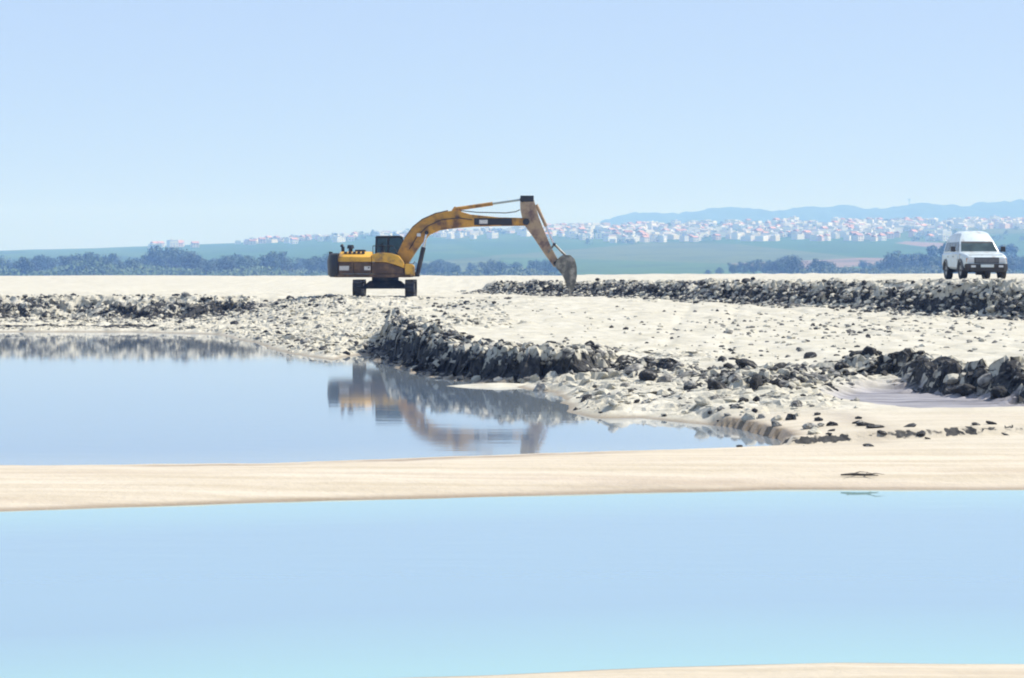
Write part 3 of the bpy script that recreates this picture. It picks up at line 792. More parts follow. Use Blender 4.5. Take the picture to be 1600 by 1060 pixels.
# ------------------------------------------------------------------ white off-roader on the dike
CX, CY = 18.75, 96.5
car = empty('parked_car', (CX, CY, hz(CX, CY)-.02), R(-180-0))
tag(car, 'white high-roofed off-road car parked on top of the dike', 'car')
car.rotation_euler = (0, 0, R(180+91.5))     # local +x is the nose
# local frame: x forward, y left, z up
def loft(secs, name, m, parent, smooth=True, cap=True):
    n = len(secs[0]); b = MB(); vs = [v for s in secs for v in s]; fs = []
    for j in range(len(secs)-1):
        for k in range(n): fs.append((j*n+k, j*n+(k+1) % n, (j+1)*n+(k+1) % n, (j+1)*n+k))
    if cap: fs += [tuple(range(n-1, -1, -1)), tuple(range((len(secs)-1)*n, len(secs)*n))]
    b.add(vs, fs); return b.build(name, m, parent, bevel=.03, smooth=smooth)
def sec(x, hw, z0, z1, sh):            # lower body section: sill, waist bulge, shoulder
    pts = [(hw*.92, z0), (hw, z0+.12), (hw, z1-sh), (hw*.90, z1)]
    return [(x, -a, z) for a, z in pts] + [(x, a, z) for a, z in reversed(pts)]
body = loft([sec(-2.30, .80, .55, 1.08, .10), sec(-2.22, .87, .48, 1.12, .08), sec(-.2, .89, .42, 1.13, .08), sec(.95, .88, .42, 1.12, .09),
             sec(1.55, .87, .45, 1.06, .10), sec(2.02, .84, .48, .99, .12), sec(2.16, .78, .52, .90, .12)], 'body', M_white, car)
# greenhouse with a raised roof
def gsec(x, hb, ht, z0, z1, z2):
    pts = [(hb, z0), (ht*1.0, z1), (ht*.94, z2-.16), (ht*.78, z2-.03), (ht*.5, z2)]
    return [(x, -a, z) for a, z in pts] + [(x, a, z) for a, z in reversed(pts)]
def cab_sec(xb, xt, xr, z2):
    pts = [(xb, .82, 1.10), (xt, .70, 1.56), (xr+(xt-xr)*.4, .655, z2-.26), (xr-.04, .55, z2-.09), (xr-.14, .38, z2-.02), (xr-.2, .18, z2)]
    return [(x, -a, z) for x, a, z in pts] + [(x, a, z) for x, a, z in reversed(pts)]
gh = loft([cab_sec(-2.24, -2.16, -2.10, 1.90), cab_sec(-1.2, -1.2, -1.2, 1.99), cab_sec(.1, .05, .0, 1.98), cab_sec(.88, .36, .12, 1.92)], 'cabin', M_white, car)
# windscreen (set 4 mm proud on the sloped front), side and rear windows
def quad_panel(name, a, b, c, d, off, m, parent, th=.012):
    a, b, c, d = map(Vector, (a, b, c, d)); nrm = (b-a).cross(d-a).normalized()
    return MB().hexa([v+nrm*(off-th) for v in (a, b, c, d)], [v+nrm*off for v in (a, b, c, d)]).build(name, m, parent)
def on_front(y, t):   # point on the sloped front between waist and windscreen top
    x = .88+(.36-.88)*t; z = 1.10+.46*t; hw = .82+(.70-.82)*t
    return (x, y*hw, z)
quad_panel('windscreen', on_front(-.90, .10), on_front(.90, .10), on_front(.90, .95), on_front(-.90, .95), .012, M_screen, gh)
quad_panel('sun_strip', on_front(-.88, .80), on_front(.88, .80), on_front(.88, .93), on_front(-.88, .93), .016, M_black, gh, .003)
for y in (-.45, .25):
    MB().tube(on_front(y, .06), on_front(y+.35, .55), .012, 5).build('wiper', M_black, gh)
MB().box((.12, -.62, 1.0), (.26, -.22, 1.5)).build('front_seat', M_seat, car, bevel=.04); MB().box((.12, .22, 1.0), (.26, .62, 1.5)).build('front_seat', M_seat, car, bevel=.04)
for sgn in (-1, 1):
    def on_side(x, t, sg=sgn): return (x, sg*(.82+(.70-.82)*t), 1.10+.46*t)
    for (xa, xb, xa2, xb2) in ((-.02, .74, -.02, .36), (-1.02, -.10, -1.02, -.10), (-2.02, -1.12, -1.98, -1.12)):
        pts = [on_side(xa, .12), on_side(xb, .12), on_side(xb2, .92), on_side(xa2, .92)]
        if sgn > 0: pts = pts[::-1]
        quad_panel('side_window', *pts, .010, M_glass, gh)
    for (xa, xb) in ((-.05, .90), (-1.05, -.08)):
        y0, y1 = sorted((sgn*.885, sgn*.897))
        dr = MB().box((xa, y0, .52), (xb, y1, 1.03)).build('door', M_white, car, bevel=.006)
        MB().box((xa+.08, sgn*.897-.012, .92), (xa+.22, sgn*.897+.012, .955)).build('handle', M_black, dr)
    mi = MB().box((.60, sgn*.86-.02, 1.16), (.64, sgn*1.0+.02*sgn, 1.19)); mi.box((.56, min(sgn*.93, sgn*1.10), 1.13), (.68, max(sgn*.93, sgn*1.10), 1.34))
    mi.build('wing_mirror', M_black, car, bevel=.01)
    # flares and lamps
    for wx in (1.38, -1.38):
        fl = MB(); pts = []
        for k in range(9):
            t = R(180*k/8); pts.append((wx+.47*math.cos(t), .40+.45*math.sin(t)))
        poly = pts + [(wx+.40*math.cos(R(180*k/8)), .40+.385*math.sin(R(180*k/8))) for k in range(8, -1, -1)]
        y0, y1 = sorted((sgn*.86, sgn*.925)); fl.prism_y(poly, y0, y1); fl.build('wheel_arch', M_grey_plastic, car)
        wl_ = MB().lathe_y([(.20, -.11), (.34, -.125), (.375, -.08), (.38, 0), (.375, .08), (.34, .125), (.20, .11)], (0, 0, 0), 28)
        w = wl_.build('wheel', M_tyre, car, smooth=True); w.location = (wx, sgn*.775, .375)
        MB().lathe_y([(.03, .085*sgn), (.07, .10*sgn), (.19, .075*sgn), (.225, .115*sgn), (.225, -.1*sgn)], (0, 0, 0), 24).build('rim', M_rim, w, smooth=True)
        MB().tube((0, .085*sgn, 0), (0, .125*sgn, 0), .05, 10).build('hub_cap', M_black, w)
    y0, y1 = sorted((sgn*.50, sgn*.74))
    MB().box((2.10, y0, .70), (2.175, y1, .86)).build('headlight', M_lamp, car, bevel=.015)
    y0, y1 = sorted((sgn*.745, sgn*.80)); MB().box((2.06, y0, .70), (2.14, y1, .86)).build('indicator', M_amber, car)
    MB().box((2.26, sgn*.55-.09, .50), (2.285, sgn*.55+.09, .58)).build('fog_lamp', M_lamp, car)
# bonnet, grille, bumper, plate, underbody
bn = MB().add([(.92, -.74, 1.135), (.92, .74, 1.135), (2.04, .68, 1.005), (2.04, -.68, 1.005), (.92, -.74, 1.11), (.92, .74, 1.11), (2.04, .68, .98), (2.04, -.68, .98)],
              [(0,1,2,3),(4,7,6,5),(0,3,7,4),(1,5,6,2),(0,4,5,1),(3,2,6,7)]).build('bonnet', M_white, car, bevel=.01)
gr = MB().box((2.14, -.49, .66), (2.17, .49, .885)).build('grille', M_black, car)
for k in range(4): MB().box((2.17, -.45, .705+.042*k), (2.185, .45, .716+.042*k)).build('grille_bar', M_rim, gr)
bu = MB().hexa([(2.06, -.86, .34), (2.22, -.68, .34), (2.22, .68, .34), (2.06, .86, .34)], [(2.10, -.88, .64), (2.26, -.70, .64), (2.26, .70, .64), (2.10, .88, .64)]).build('bumper', M_black, car, bevel=.03)
MB().box((2.285, -.26, .50), (2.295, .26, .61)).build('number_plate', M_white, bu)
MB().box((-2.1, -.62, .30), (2.05, .62, .50)).build('chassis', M_black, car, bevel=.03)
MB().tube((1.38, -.7, .36), (1.38, .7, .36), .06, 10).build('axle', M_black, car); MB().tube((-1.38, -.7, .36), (-1.38, .7, .36), .06, 10).build('axle', M_black, car)
MB().tube((1.38, -.25, .34), (1.38, .05, .34), .15, 12).build('differential', M_black, car)
MB().box((-2.36, -.80, .48), (-2.28, .80, .66)).build('bumper', M_grey_plastic, car, bevel=.02)
sw = MB().tube((-2.33, 0, 1.0), (-2.50, 0, 1.0), .36, 20).build('spare_wheel', M_tyre, car)

# ------------------------------------------------------------------ rocks and clods
def rock_mesh(seed, flat=0.75, sub=2):
    r = random.Random(seed); bm = bmesh.new()
    bmesh.ops.create_icosphere(bm, subdivisions=sub, radius=1.0)
    pl = []
    for k in range(9):
        v = Vector((r.gauss(0, 1), r.gauss(0, 1), r.gauss(0, 1))).normalized(); pl.append((v, r.uniform(.55, .9)))
    for v in bm.verts:
        p = v.co.copy()
        for nrm, dd in pl:
            k = p.dot(nrm)
            if k > dd: p -= nrm*(k-dd)
        p *= 1+r.uniform(-.13, .13)
        v.co = (p.x*1.15, p.y*.95, p.z*flat)
    me = bpy.data.meshes.new('rock'); bm.to_mesh(me); bm.free(); return me
M_rk_dark = mat('dark_silt_clod', (0.022, 0.022, 0.023), 0.9, var=.35, scale=2.0, bump=.6, bump_scale=4, per_object=.35, dirt=(.38, .36, .31), dirt_amt=.15, dirt_scale=1.3)
M_rk_grey = mat('grey_crusted_clod', (0.15, 0.145, 0.135), 0.9, var=.35, scale=2.0, bump=.6, bump_scale=4, per_object=.3, dirt=(.48, .46, .40), dirt_amt=.45, dirt_scale=1.4)
M_rk_pale = mat('pale_sand_clod', (0.47, 0.445, 0.365), 0.95, var=.2, scale=2.0, bump=.6, bump_scale=4, per_object=.15)
PROTO = {}
for nm, mm in (('dark', M_rk_dark), ('grey', M_rk_grey), ('pale', M_rk_pale)):
    PROTO[nm] = []
    for k in range(6):
        me = rock_mesh(100+k, .62+.06*k); me.materials.append(mm); PROTO[nm].append(me)
n_rock = [0]
def rock(x, y, s, kind, place, sink=.3):
    me = random.choice(PROTO[kind]); s *= .78
    o = bpy.data.objects.new('clod', me); link(o)
    o.location = (x, y, hz(x, y)+s*(.45-sink))
    o.scale = (s*random.uniform(.8, 1.3), s*random.uniform(.8, 1.2), s*random.uniform(.75, 1.2))
    o.rotation_euler = (random.uniform(-.4, .4), random.uniform(-.4, .4), random.uniform(0, 6.28))
    adj = {'dark': 'dark silt', 'grey': 'grey crusted', 'pale': 'pale sandy'}[kind]
    where, grp = {'scarp': ('on the crumbling scarp above the pond', 'clods along the scarp'),
                  'shore': ('on the low foreshore below the scarp', 'clods on the foreshore'),
                  'dike': ('in the rubble face of the dike', 'clods in the dike face'),
                  'head': ('on the headland below the excavator', 'clods on the headland'),
                  'left': ('in the bank beyond the calm pond', 'clods in the far bank'),
                  'flat': ('on the open sand flat before the dike', 'clods on the sand flat'),
                  'mud': ('along the edge of the grey mud flat', 'clods by the mud flat')}[place]
    tag(o, f'{adj} clod lying {where}', 'clod', f'{adj} {grp}')
    n_rock[0] += 1
    return o
def poly_pt(pl, t):
    Ls = [math.dist(a, b) for a, b in zip(pl[:-1], pl[1:])]; T = t*sum(Ls)
    for (a, b), l in zip(zip(pl[:-1], pl[1:]), Ls):
        if T <= l: return (a[0]+(b[0]-a[0])*T/l, a[1]+(b[1]-a[1])*T/l)
        T -= l
    return pl[-1]
pick = lambda a, b, c: random.choices(('dark', 'grey', 'pale'), (a, b, c))[0]
sc_line = PLATEAU[0:13]
# clods one can pick out in the photograph along the scarp edge: (px, py of base, height guess, size)
for (px, py, z, s, k) in ((858,548,.85,.30,'dark'), (872,540,.9,.24,'dark'), (846,556,.85,.26,'grey'), (922,552,.7,.26,'dark'), (950,560,.7,.30,'grey'), (972,550,.75,.28,'dark'),
                          (990,556,.8,.3,'grey'), (1012,576,.55,.30,'dark'), (1050,566,.6,.28,'dark'), (1040,580,.55,.28,'grey'), (1080,574,.7,.25,'grey'), (1120,585,.65,.3,'dark'),
                          (760,528,1.0,.26,'dark'), (700,530,1.0,.24,'grey'), (745,540,.95,.24,'pale'), (1130,552,.8,.2,'dark'), (1165,560,.8,.28,'dark'), (1215,566,.75,.26,'dark'), (1265,545,.85,.2,'dark'),
                          (1150,600,.4,.24,'grey'), (1180,606,.4,.26,'dark'), (1210,612,.3,.3,'dark'), (1225,604,.4,.3,'grey')):
    x, y = P(px, py, z); rock(x, y, s, k, 'scarp')
for k in range(50):
    x, y = poly_pt(sc_line, random.random()); rock(x+random.gauss(0, .3), y+random.uniform(-.1, 1.6), random.uniform(.08, .26), pick(5, 3, 4), 'scarp')
for k in range(30):
    x, y = poly_pt(PLATEAU[11:16], random.random()); rock(x+random.gauss(0, .25), y+random.uniform(-.2, 1.0), random.uniform(.12, .34), pick(7, 2, 2), 'mud')
k = 0
while k < 48:
    x, y = P(random.uniform(880, 1300), random.uniform(600, 690), .1)
    if hz(x, y) < .03 or mask_at(mud, x, y) > .4: continue
    rock(x, y, random.uniform(.07, .22), pick(4, 3, 4), 'shore'); k += 1
for (px, py, s) in ((1338,668,.15), (1352,672,.2), (1366,676,.22), (1378,680,.15), (1420,676,.16), (1438,679,.18), (1450,681,.1), (1525,675,.14), (1550,674,.16), (1572,677,.1), (1358,692,.13), (1300,676,.1)):
    x, y = P(px, py, .2); o = rock(x, y, s*.72, 'dark', 'shore'); o.scale.z *= .5; o.scale.x *= 1.3
for k in range(60):
    x, y = poly_pt(DIKE[0:7], random.random()); rock(x+random.gauss(0, .3), y+random.uniform(-.6, 1.3), random.uniform(.14, .34), pick(6, 4, 1.5), 'dike')
k = 0
while k < 34:
    x, y = random.uniform(-14, -2), random.uniform(78, 114)
    if hz(x, y) < .08 or abs(x-EX[0]) < 2.2 and y > 112: continue
    rock(x, y, random.uniform(.12, .30), pick(4, 3, 4), 'head'); k += 1
for k in range(26):
    x = random.uniform(-29, -9); y = float(np.interp(x, [-30, -14, -9], [123, 121, 118]))+random.uniform(-.5, 2.2)
    rock(x, y, random.uniform(.14, .32), pick(6, 3, 2), 'left')
for k in range(12):
    x, y = random.uniform(4, 20), random.uniform(64, 84); rock(x, y, random.uniform(.08, .2), pick(3, 3, 3), 'flat')

# small uncountable rubble: one mesh
def rubble(n, name, kind, label):
    base = [rock_mesh(300+k, .7, 1) for k in range(5)]
    arr = []
    for b in base:
        co = np.empty(len(b.vertices)*3, np.float32); b.vertices.foreach_get('co', co)
        arr.append((co.reshape(-1, 3), np.array([tuple(p.vertices) for p in b.polygons])))
    V, Fc = [], []; off = 0; c = 0
    while c < n:
        t = random.random()
        if kind == 'pale' and t < .4: t = .74+t*.3
        if t < .32: x, y = poly_pt(sc_line, random.random()); x += random.gauss(0, .5); y += random.uniform(-.5, 2.4); s = random.uniform(.03, .12)
        elif t < .62: x, y = poly_pt(DIKE[0:7], random.random()); x += random.gauss(0, .4); y += random.uniform(-2.0, 1.5); s = random.uniform(.04, .15)
        elif t < .74: x = random.uniform(-34, -8); y = float(np.interp(x, [-30, -14, -9], [123, 121, 118]))+random.uniform(-4, 2.5); s = random.uniform(.05, .15)
        elif t < .86:
            if random.random() < .55: continue
            x, y = random.uniform(-13, 0), random.uniform(78, 118); s = random.uniform(.04, .14)
        elif t < .91: x, y = P(random.uniform(870, 1350), random.uniform(560, 692), .2); s = random.uniform(.03, .09)
        else: x, y = random.choice(((random.uniform(0, 24), random.uniform(56, 100)), (random.gauss(11, 4), random.gauss(78, 6)))); s = random.uniform(.03, .11)
        if kind == 'dark' and t >= .91 and random.random() < .6: continue
        h = hz(x, y)
        if h < .04 or y < 44 and random.random() < .8 or mask_at(mud, x, y) > .5: continue
        co, f = arr[random.randrange(5)]
        a = random.uniform(0, 6.28); ca, sa = math.cos(a), math.sin(a)
        p = co*np.array([s*random.uniform(.8, 1.4), s, s*random.uniform(.7, 1.2)], np.float32)
        q = np.stack([p[:, 0]*ca-p[:, 1]*sa+x, p[:, 0]*sa+p[:, 1]*ca+y, p[:, 2]+h+s*.15], -1)
        V.append(q); Fc.append(f+off); off += len(q); c += 1
    me = bpy.data.meshes.new(name); me.from_pydata(np.concatenate(V).tolist(), [], np.concatenate(Fc).tolist())
    me.materials.append({'dark': M_rk_dark, 'grey': M_rk_grey, 'pale': M_rk_pale}[kind])
    o = link(bpy.data.objects.new(name, me)); tag(o, label, 'rubble', kind='stuff')
rubble(2600, 'dark_rubble', 'dark', 'small dark silt rubble strewn along the banks')
rubble(1800, 'grey_rubble', 'grey', 'small grey crusted rubble strewn along the banks')
rubble(2200, 'pale_rubble', 'pale', 'small pale sandy rubble strewn along the banks')

# spit below the scarp and driftwood on the bar
def mound(name, cx, cy, rx, ry, hgt, label):
    n, m_ = 40, 8; b = MB(); vs = [(cx, cy, hgt)]; fs = []
    for j in range(1, m_+1):
        t = j/m_
        for k in range(n):
            a = 2*math.pi*k/n; w = 1+.25*math.sin(3*a+1)*t+.12*math.sin(7*a)*t
            vs.append((cx+rx*t*w*math.cos(a), cy+ry*t*w*math.sin(a), hgt*(1-t*t)-.05*t))
    for k in range(n): fs.append((0, 1+k, 1+(k+1) % n))
    for j in range(m_-1):
        for k in range(n): fs.append((1+j*n+k, 1+(j+1)*n+k, 1+(j+1)*n+(k+1) % n, 1+j*n+(k+1) % n))
    b.add(vs, fs); o = b.build(name, M_rk_pale, smooth=True); tag(o, label, 'sand', kind='structure')
x, y = P(780, 604); mound('sand_spit', x, y, 1.75, .75, .09, 'low pale sand spit at the foot of the scarp')
M_wood = mat('wet_driftwood', (0.07, 0.06, 0.05), .85, var=.3, scale=8, bump=.4)
x, y = P(1345, 739, .15)
z = hz(x, y)
dw = MB()
pts = [Vector((x-.27, y+.02, z+.025)), Vector((x-.12, y, z+.035)), Vector((x+.06, y-.03, z+.03)), Vector((x+.24, y+.01, z+.02))]
for a, b, r1, r2 in zip(pts[:-1], pts[1:], (.010, .020, .016), (.020, .016, .005)): dw.tube(a, b, r1, 7, r2)
for (i, dx, dy, dz) in ((1, .13, .16, .02), (1, -.08, -.11, .012), (2, .12, -.12, .03), (2, .05, .2, .01)):
    e = pts[i]+Vector((dx, dy, dz)); dw.tube(pts[i], e, .011, 6, .006); dw.tube(e, e+Vector((dx*.6+.04, dy*.3, -.012)), .006, 5, .002)
tag(dw.build('driftwood', M_wood), 'short dark piece of driftwood lying on the sand bar', 'driftwood')

# ------------------------------------------------------------------ trees beyond the flat
def tree_proto(seed, h, w, kind, leafm, n=950):
    r = random.Random(seed)
    root = empty('tree', (0, 0, 0))
    tr = MB(); tr.tube((0, 0, -.5), (0, 0, h*.45), h*.028, 8, h*.018)
    for k in range(6):
        a = r.uniform(0, 6.28); z0 = h*r.uniform(.22, .45); l = w*r.uniform(.25, .42)
        tr.tube((0, 0, z0), (l*math.cos(a), l*math.sin(a), z0+h*r.uniform(.15, .3)), h*.012, 6, h*.004)
    tr.build('trunk', M_bark, root)
    lobes = []
    for k in range(11):
        if kind == 'tall': lobes.append((Vector((r.gauss(0, w*.13), r.gauss(0, w*.13), h*r.uniform(.3, .92))), w*r.uniform(.16, .26)))
        else:
            a = r.uniform(0, 6.28); q = r.uniform(0, .36)*w; t = r.uniform(.3, .85)
            lobes.append((Vector((q*math.cos(a), q*math.sin(a), h*t)), w*r.uniform(.16, .27)*(1.15-.4*t)))
    vs, fs = [], []
    for k in range(n):
        c, rad = r.choice(lobes)
        d = Vector((r.gauss(0, 1), r.gauss(0, 1), r.gauss(0, 1))).normalized()
        p = c + Vector((d.x, d.y, d.z*.8))*rad*r.uniform(.55, 1.08)
        s = h*r.uniform(.022, .05)
        u = Vector((r.gauss(0, 1), r.gauss(0, 1), r.gauss(0, 1))).normalized(); v = u.cross(d).normalized(); 
        i = len(vs); vs += [p-u*s, p+v*s*.7, p+u*s, p-v*s*.7]; fs.append((i, i+1, i+2, i+3))
    MB().add(vs, fs).build('crown', leafm, root)
    return root
M_bark = mat('bark', (.10, .075, .05), .9, var=.2)
M_leaf_d = mat('dark_leaves', (.046, .088, .036), .7, per_object=.3, var=.25, scale=.5)
M_leaf_m = mat('mid_green_leaves', (.065, .115, .040), .7, per_object=.3, var=.25, scale=.5)
protos = [('round', tree_proto(1, 10, 11, 'round', M_leaf_d), 'dark round-crowned tree'), ('wide', tree_proto(2, 9, 13, 'round', M_leaf_d), 'dark wide-crowned tree'),
          ('tall', tree_proto(3, 13, 7, 'tall', M_leaf_d), 'dark tall narrow tree'), ('light', tree_proto(4, 8, 9, 'round', M_leaf_m), 'lighter green bushy tree')]
def put_tree(px, d, k, s, where, group):
    nm, pr, adj = protos[k]
    o = copy_tree(pr)
    x = (px-800)/F_PX*d
    zz = float(hill_z(np.array([x]), np.array([float(d)]))[0])
    if d < 1300: zz = min(zz, hz(x, d))
    o.location = (x, d, zz-.2); o.rotation_euler.z = random.uniform(0, 6.28); o.scale = (s*random.uniform(.9, 1.15), s*random.uniform(.9, 1.15), s)
    tag(o, f'{adj} {where}', 'tree', f'{adj}s {group}')
for k in range(95):
    px = random.uniform(-60, 540); d = random.uniform(1500, 2200)
    put_tree(px, d, random.choices((0, 1, 3), (4, 5, 3))[0], random.uniform(1.1, 1.9), 'in the wood beyond the bank of the calm pond', 'in the wood beyond the far bank')
for (px, s) in ((222, 1.5), (234, 1.9), (246, 2.2), (258, 2.5), (270, 2.6), (283, 2.3), (297, 2.0), (308, 1.6), (262, 2.4), (276, 2.3)):
    put_tree(px, random.uniform(1750, 1850), random.choice((0, 1)), s, 'in the tall grove rising above the wood', 'in the tall grove')
for k in range(34):
    put_tree(random.uniform(650, 900), random.uniform(1500, 2100), random.choices((0, 1, 3), (4, 5, 2))[0], random.uniform(.8, 1.4), 'in the low row seen under the excavator boom', 'under the boom')
for k in range(30):
    px = random.gauss(1235, 42); put_tree(px, random.uniform(1500, 1900), random.choice((0, 1)), random.uniform(1.1, 1.7)*(1-.004*abs(px-1235)), 'in the low copse behind the middle of the dike', 'in the low copse behind the dike')
for k in range(26):
    put_tree(random.uniform(1290, 1420), random.uniform(1700, 2200), 3, random.uniform(.7, 1.3), 'in the loose orchard beside the low copse', 'in the loose orchard')
for k in range(55):
    put_tree(random.uniform(1395, 1680), random.uniform(1500, 2200), random.choices((0, 1, 2, 3), (4, 5, 1, 1))[0], random.uniform(1.2, 2.0), 'in the wood behind the parked white car', 'in the wood behind the car')
for _, pr, _ in protos:
    for ch in list(pr.children): bpy.data.objects.remove(ch)
    bpy.data.objects.remove(pr)

def wood_mass(name, px0, px1, d0, d1, hmax, n, label, leafm):
    r = random.Random(name); vs, fs = [], []
    for k in range(n):
        d = r.uniform(d0, d1); x = (r.uniform(px0, px1)-800)/F_PX*(d0+d1)/2
        top = hmax*(.55+.45*math.sin(x*.021+d*.013)*math.sin(x*.047+1.3)+.25*math.sin(x*.11+d*.05))
        taper = min(1, (x-(px0-800)/F_PX*(d0+d1)/2)/40, ((px1-800)/F_PX*(d0+d1)/2-x)/40)
        top = max(1.5, top)*max(.15, taper)
        z = top*r.uniform(.0, 1)-.3
        u = Vector((r.gauss(0, 1), r.gauss(0, 1), r.gauss(0, 1))).normalized(); v = u.orthogonal().normalized(); s = r.uniform(.6, 1.2)
        p = Vector((x, d, z)); i = len(vs); vs += [p-u*s, p+v*s*.8, p+u*s, p-v*s*.8]; fs.append((i, i+1, i+2, i+3))
    me = bpy.data.meshes.new(name); me.from_pydata(vs, [], fs); me.materials.append(leafm)
    tag(link(bpy.data.objects.new(name, me)), label, 'wood', kind='stuff')
wood_mass('distant_wood', -80, 530, 2250, 2500, 17, 24000, 'continuous hazy wood behind the trees beyond the calm pond', M_leaf_m)
wood_mass('scrub', -90, 545, 1480, 1700, 9, 20000, 'low hazy scrub at the foot of the wood beyond the calm pond', M_leaf_m)
wood_mass('low_scrub', 640, 905, 1500, 1650, 5.5, 6000, 'low hazy scrub seen under the excavator boom', M_leaf_m)
wood_mass('copse_scrub', 1145, 1690, 1480, 1650, 6.5, 14000, 'low hazy scrub between the dike and the woods', M_leaf_d)
wood_mass('distant_copse', 1380, 1690, 2300, 2500, 18, 13000, 'continuous hazy wood far behind the parked car', M_leaf_d)

# ------------------------------------------------------------------ hillside town
M_wall = [mat('white_render', (.80, .79, .77), .9, per_object=.08), mat('cream_render', (.74, .68, .58), .9, per_object=.08), mat('pink_render', (.70, .56, .52), .9, per_object=.1)]
M_roof = [mat('terracotta_roof', (.40, .22, .16), .9, per_object=.25), mat('grey_roof', (.42, .41, .40), .9, per_object=.15)]
M_win = mat('window_glass', (.06, .07, .08), .2)
def house_proto(w, d, h, kind, mw, mr2, wins):
    root = empty('house')
    MB().box((-w/2, -d/2, -3), (w/2, d/2, h)).build('wall', mw, root)
    if kind == 'gable':
        r = w*.16
        MB().add([(-w/2-.4, -d/2-.4, h+.02), (w/2+.4, -d/2-.4, h+.02), (w/2+.4, d/2+.4, h+.02), (-w/2-.4, d/2+.4, h+.02), (-w/2-.4, 0, h+r+1), (w/2+.4, 0, h+r+1)],
                 [(0,1,5,4),(2,3,4,5),(0,4,3),(1,2,5),(3,2,1,0)]).build('roof', mr2, root)
    else:
        rf_ = MB().box((-w/2-.25, -d/2-.25, h+.01), (w/2+.25, d/2+.25, h+.5)).build('roof', mr2, root)
        MB().box((-w*.2, -d*.2, h+.5), (w*.05, d*.15, h+2.2)).build('roof_hut', mw, rf_)
    for k in range(wins):
        for fl in range(max(1, int(h//3.2))):
            x = -w/2+w*(k+.5)/wins
            MB().box((x-.7, -d/2-.06, fl*3.2+.9), (x+.7, -d/2+.1, fl*3.2+2.4)).build('window', M_win, root)
    return root
hp = [(house_proto(9, 8, 6, 'gable', M_wall[0], M_roof[0], 2), 'small white house with terracotta gable roof'),
      (house_proto(11, 9, 6.5, 'gable', M_wall[1], M_roof[0], 2), 'cream house with terracotta gable roof'),
      (house_proto(10, 9, 7, 'flat', M_wall[0], M_wall[0], 2), 'white flat-roofed house'),
      (house_proto(14, 11, 9.5, 'flat', M_wall[0], M_roof[1], 3), 'white three-storey block with grey roof'),
      (house_proto(10, 8, 6.5, 'gable', M_wall[2], M_roof[0], 2), 'pink house with terracotta gable roof'),
      (house_proto(22, 12, 7, 'flat', M_wall[0], M_wall[0], 4), 'long low white building')]
def put_house(px, d, k, rz, where, group):
    pr, lab = hp[k]; o = copy_tree(pr)
    x = (px-800)/F_PX*d
    zz = float(hill_z(np.array([x]), np.array([float(d)]))[0])
    o.location = (x, d, zz+.2); o.rotation_euler.z = rz; s = random.uniform(.85, 1.15); o.scale = (s, s, s*random.uniform(.9, 1.1))
    tag(o, f'{lab} {where}', 'house', f'{lab}s {group}')
def town(n, px0, px1, d0, d1, where, group, wts):
    rows = 9
    for i in range(n):
        row = i % rows
        d = d0+(d1-d0)*(row+random.random()*.8)/rows
        put_house(random.uniform(px0, px1), d, random.choices(range(6), wts)[0], random.gauss(.85, .3), where, group)
town(205, 960, 1480, 3350, 4480, 'in the hillside town above the green field', 'in the hillside town', (5, 3, 6, 4, 2, 1))
town(26, 1480, 1640, 3900, 4500, 'in the town edge above the parked car', 'in the town edge above the car', (4, 3, 4, 2, 2, 1))
town(30, 850, 965, 3600, 4480, 'at the thin end of town beside the excavator', 'at the thin end of town', (3, 3, 5, 2, 2, 1))
town(18, 660, 850, 3800, 4480, 'on the slope seen through the excavator arm', 'seen through the arm', (3, 2, 5, 2, 2, 2))
town(20, 385, 560, 3900, 4450, 'in the pale hamlet beyond the excavator body', 'in the pale hamlet', (3, 2, 4, 2, 3, 2))
town(7, 225, 330, 3900, 4300, 'on the low rise behind the tall grove', 'behind the tall grove', (2, 2, 3, 1, 1, 3))
def town_mass(n):
    r = random.Random(77); b = MB()
    for k in range(n):
        cl = int(r.random()*26); px = r.gauss(850+30*cl, 22); d = r.gauss(3500+((cl*367) % 1000), 130)
        d = min(4560, max(3380, d))
        if px > 1480 or px < 950: d = r.uniform(3950, 4560)
        x = (px-800)/F_PX*d; z = float(hill_z(np.array([x]), np.array([d]))[0]); w, dp, h = r.uniform(6, 22), r.uniform(4, 7), r.uniform(5, 9)
        a = r.gauss(.85, .3); ca, sa = math.cos(a), math.sin(a)
        q = [(x+u*w/2*ca-v*dp*sa, d+u*w/2*sa+v*dp*ca) for u, v in ((-1, -1), (1, -1), (1, 1), (-1, 1))]
        b.mi = r.choices((0, 1, 2), (5, 2, 1))[0]
        b.add([(*p, z-2) for p in q]+[(*p, z+h) for p in q], [(0,1,5,4),(1,2,6,5),(2,3,7,6),(3,0,4,7),(4,5,6,7)])
    o = b.build('far_town', M_wall); tag(o, 'dense pale mass of small buildings filling the hillside town', 'town', kind='stuff')
town_mass(620)
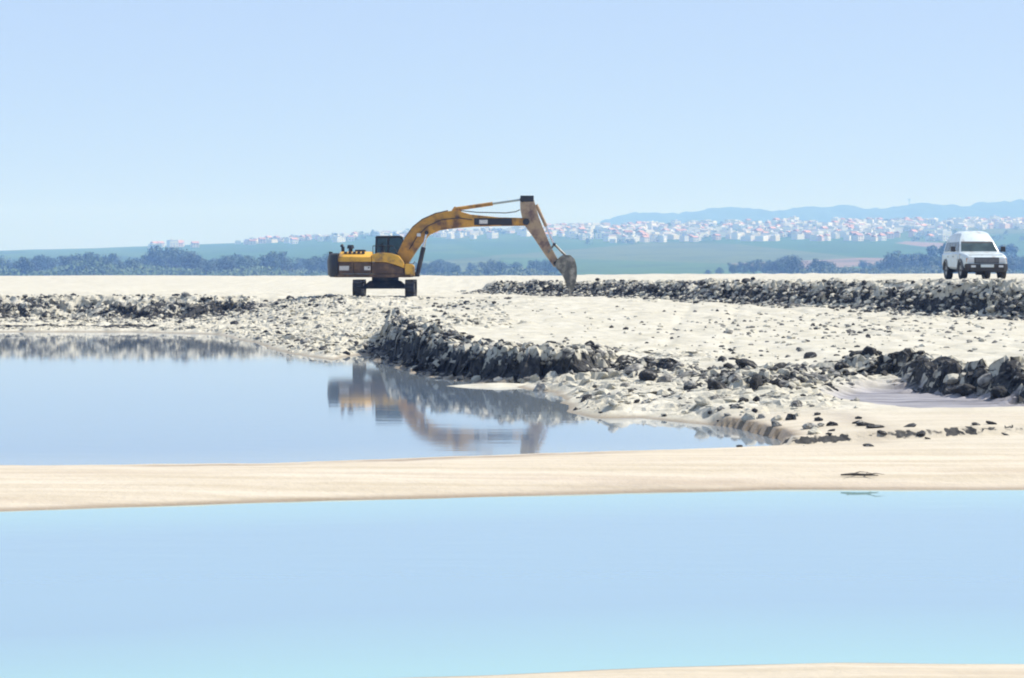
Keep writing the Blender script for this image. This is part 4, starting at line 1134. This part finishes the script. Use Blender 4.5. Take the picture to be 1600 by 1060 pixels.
def town_mass_left(n):
    r = random.Random(78); b = MB()
    for k in range(n):
        cl = int(r.random()*16); px = r.gauss(400+30*cl, 14); d = 4150+((cl*211) % 330)+r.gauss(0, 60); d = min(4540, d)
        x = (px-800)/F_PX*d; z = float(hill_z(np.array([x]), np.array([d]))[0]); w, dp, h = r.uniform(6, 20), r.uniform(4, 7), r.uniform(4, 8)
        a = r.gauss(.85, .3); ca, sa = math.cos(a), math.sin(a)
        q = [(x+u*w/2*ca-v*dp*sa, d+u*w/2*sa+v*dp*ca) for u, v in ((-1, -1), (1, -1), (1, 1), (-1, 1))]
        b.mi = r.choices((0, 1, 2), (4, 2, 2))[0]
        b.add([(*p, z-2) for p in q]+[(*p, z+h) for p in q], [(0,1,5,4),(1,2,6,5),(2,3,7,6),(3,0,4,7),(4,5,6,7)])
    tag(b.build('far_hamlet', M_wall), 'thin pale band of small buildings on the slope behind the excavator', 'town', kind='stuff')
town_mass_left(150)
def greenery(n):
    r = random.Random(5); vs, fs = [], []
    for k in range(n):
        px = r.uniform(380, 1640); d = r.uniform(3300, 4600) if px > 900 else r.uniform(4000, 4600)
        x = (px-800)/F_PX*d; z = float(hill_z(np.array([x]), np.array([d]))[0]); w, h = r.uniform(4, 14), r.uniform(4, 10)
        for j in range(70):
            t = r.random(); p = Vector((x+r.gauss(0, w*.45)*(1.1-t*.7), d+r.gauss(0, w*.3), z+h*t)); u = Vector((r.gauss(0, 1), r.gauss(0, 1), r.gauss(0, 1))).normalized(); v = u.orthogonal().normalized(); q = r.uniform(.8, 1.6)
            i = len(vs); vs += [p-u*q, p+v*q*.8, p+u*q, p-v*q*.8]; fs.append((i, i+1, i+2, i+3))
    me = bpy.data.meshes.new('town_greenery'); me.from_pydata(vs, [], fs); me.materials.append(M_leaf_m)
    tag(link(bpy.data.objects.new('town_greenery', me)), 'scattered hazy greenery between the houses of the hillside town', 'greenery', kind='stuff')
greenery(190)
for pr, _ in hp:
    for ch in list(pr.children):
        for g in list(ch.children): bpy.data.objects.remove(g)
        bpy.data.objects.remove(ch)
    bpy.data.objects.remove(pr)
# town trees between the houses
# mast on the ridge
x = (1421-800)/F_PX*9000; zz = float(hill_z(np.array([x]), np.array([9000.0]))[0])
tw = empty('water_tower', (x, 9000, zz-2)); tag(tw, 'tall pale water tower standing on the blue ridge', 'tower')
MB().tube((0, 0, 0), (0, 0, 16), 4, 12, 3).build('shaft', M_wall[0], tw); MB().tube((0, 0, 16), (0, 0, 22), 4, 16, 7).build('tank', M_wall[0], tw); MB().tube((0, 0, 22), (0, 0, 24), 7, 16, 4).build('lid', M_roof[1], tw)

# ------------------------------------------------------------------ haze: one closed box of even, pale air
hb = MB().box((-9500, -60, -4), (9500, 12500, 330))
hm = bpy.data.materials.new('haze_air'); hm.use_nodes = True
N, L = hm.node_tree.nodes, hm.node_tree.links
N.clear()
ho_ = N.new('ShaderNodeOutputMaterial'); pv = N.new('ShaderNodeVolumePrincipled')
pv.inputs['Color'].default_value = (*HAZE_COLOR, 1)
pv.inputs['Density'].default_value = HAZE_DENSITY
pv.inputs['Anisotropy'].default_value = 0.0
pv.inputs['Absorption Color'].default_value = (1, 1, 1, 1)
L.new(pv.outputs['Volume'], ho_.inputs['Volume'])
hz_o = hb.build('haze', hm); tag(hz_o, 'thin blue summer haze over the whole place', 'haze', kind='stuff')
print('clods', n_rock[0], 'objects', len(scene.objects))
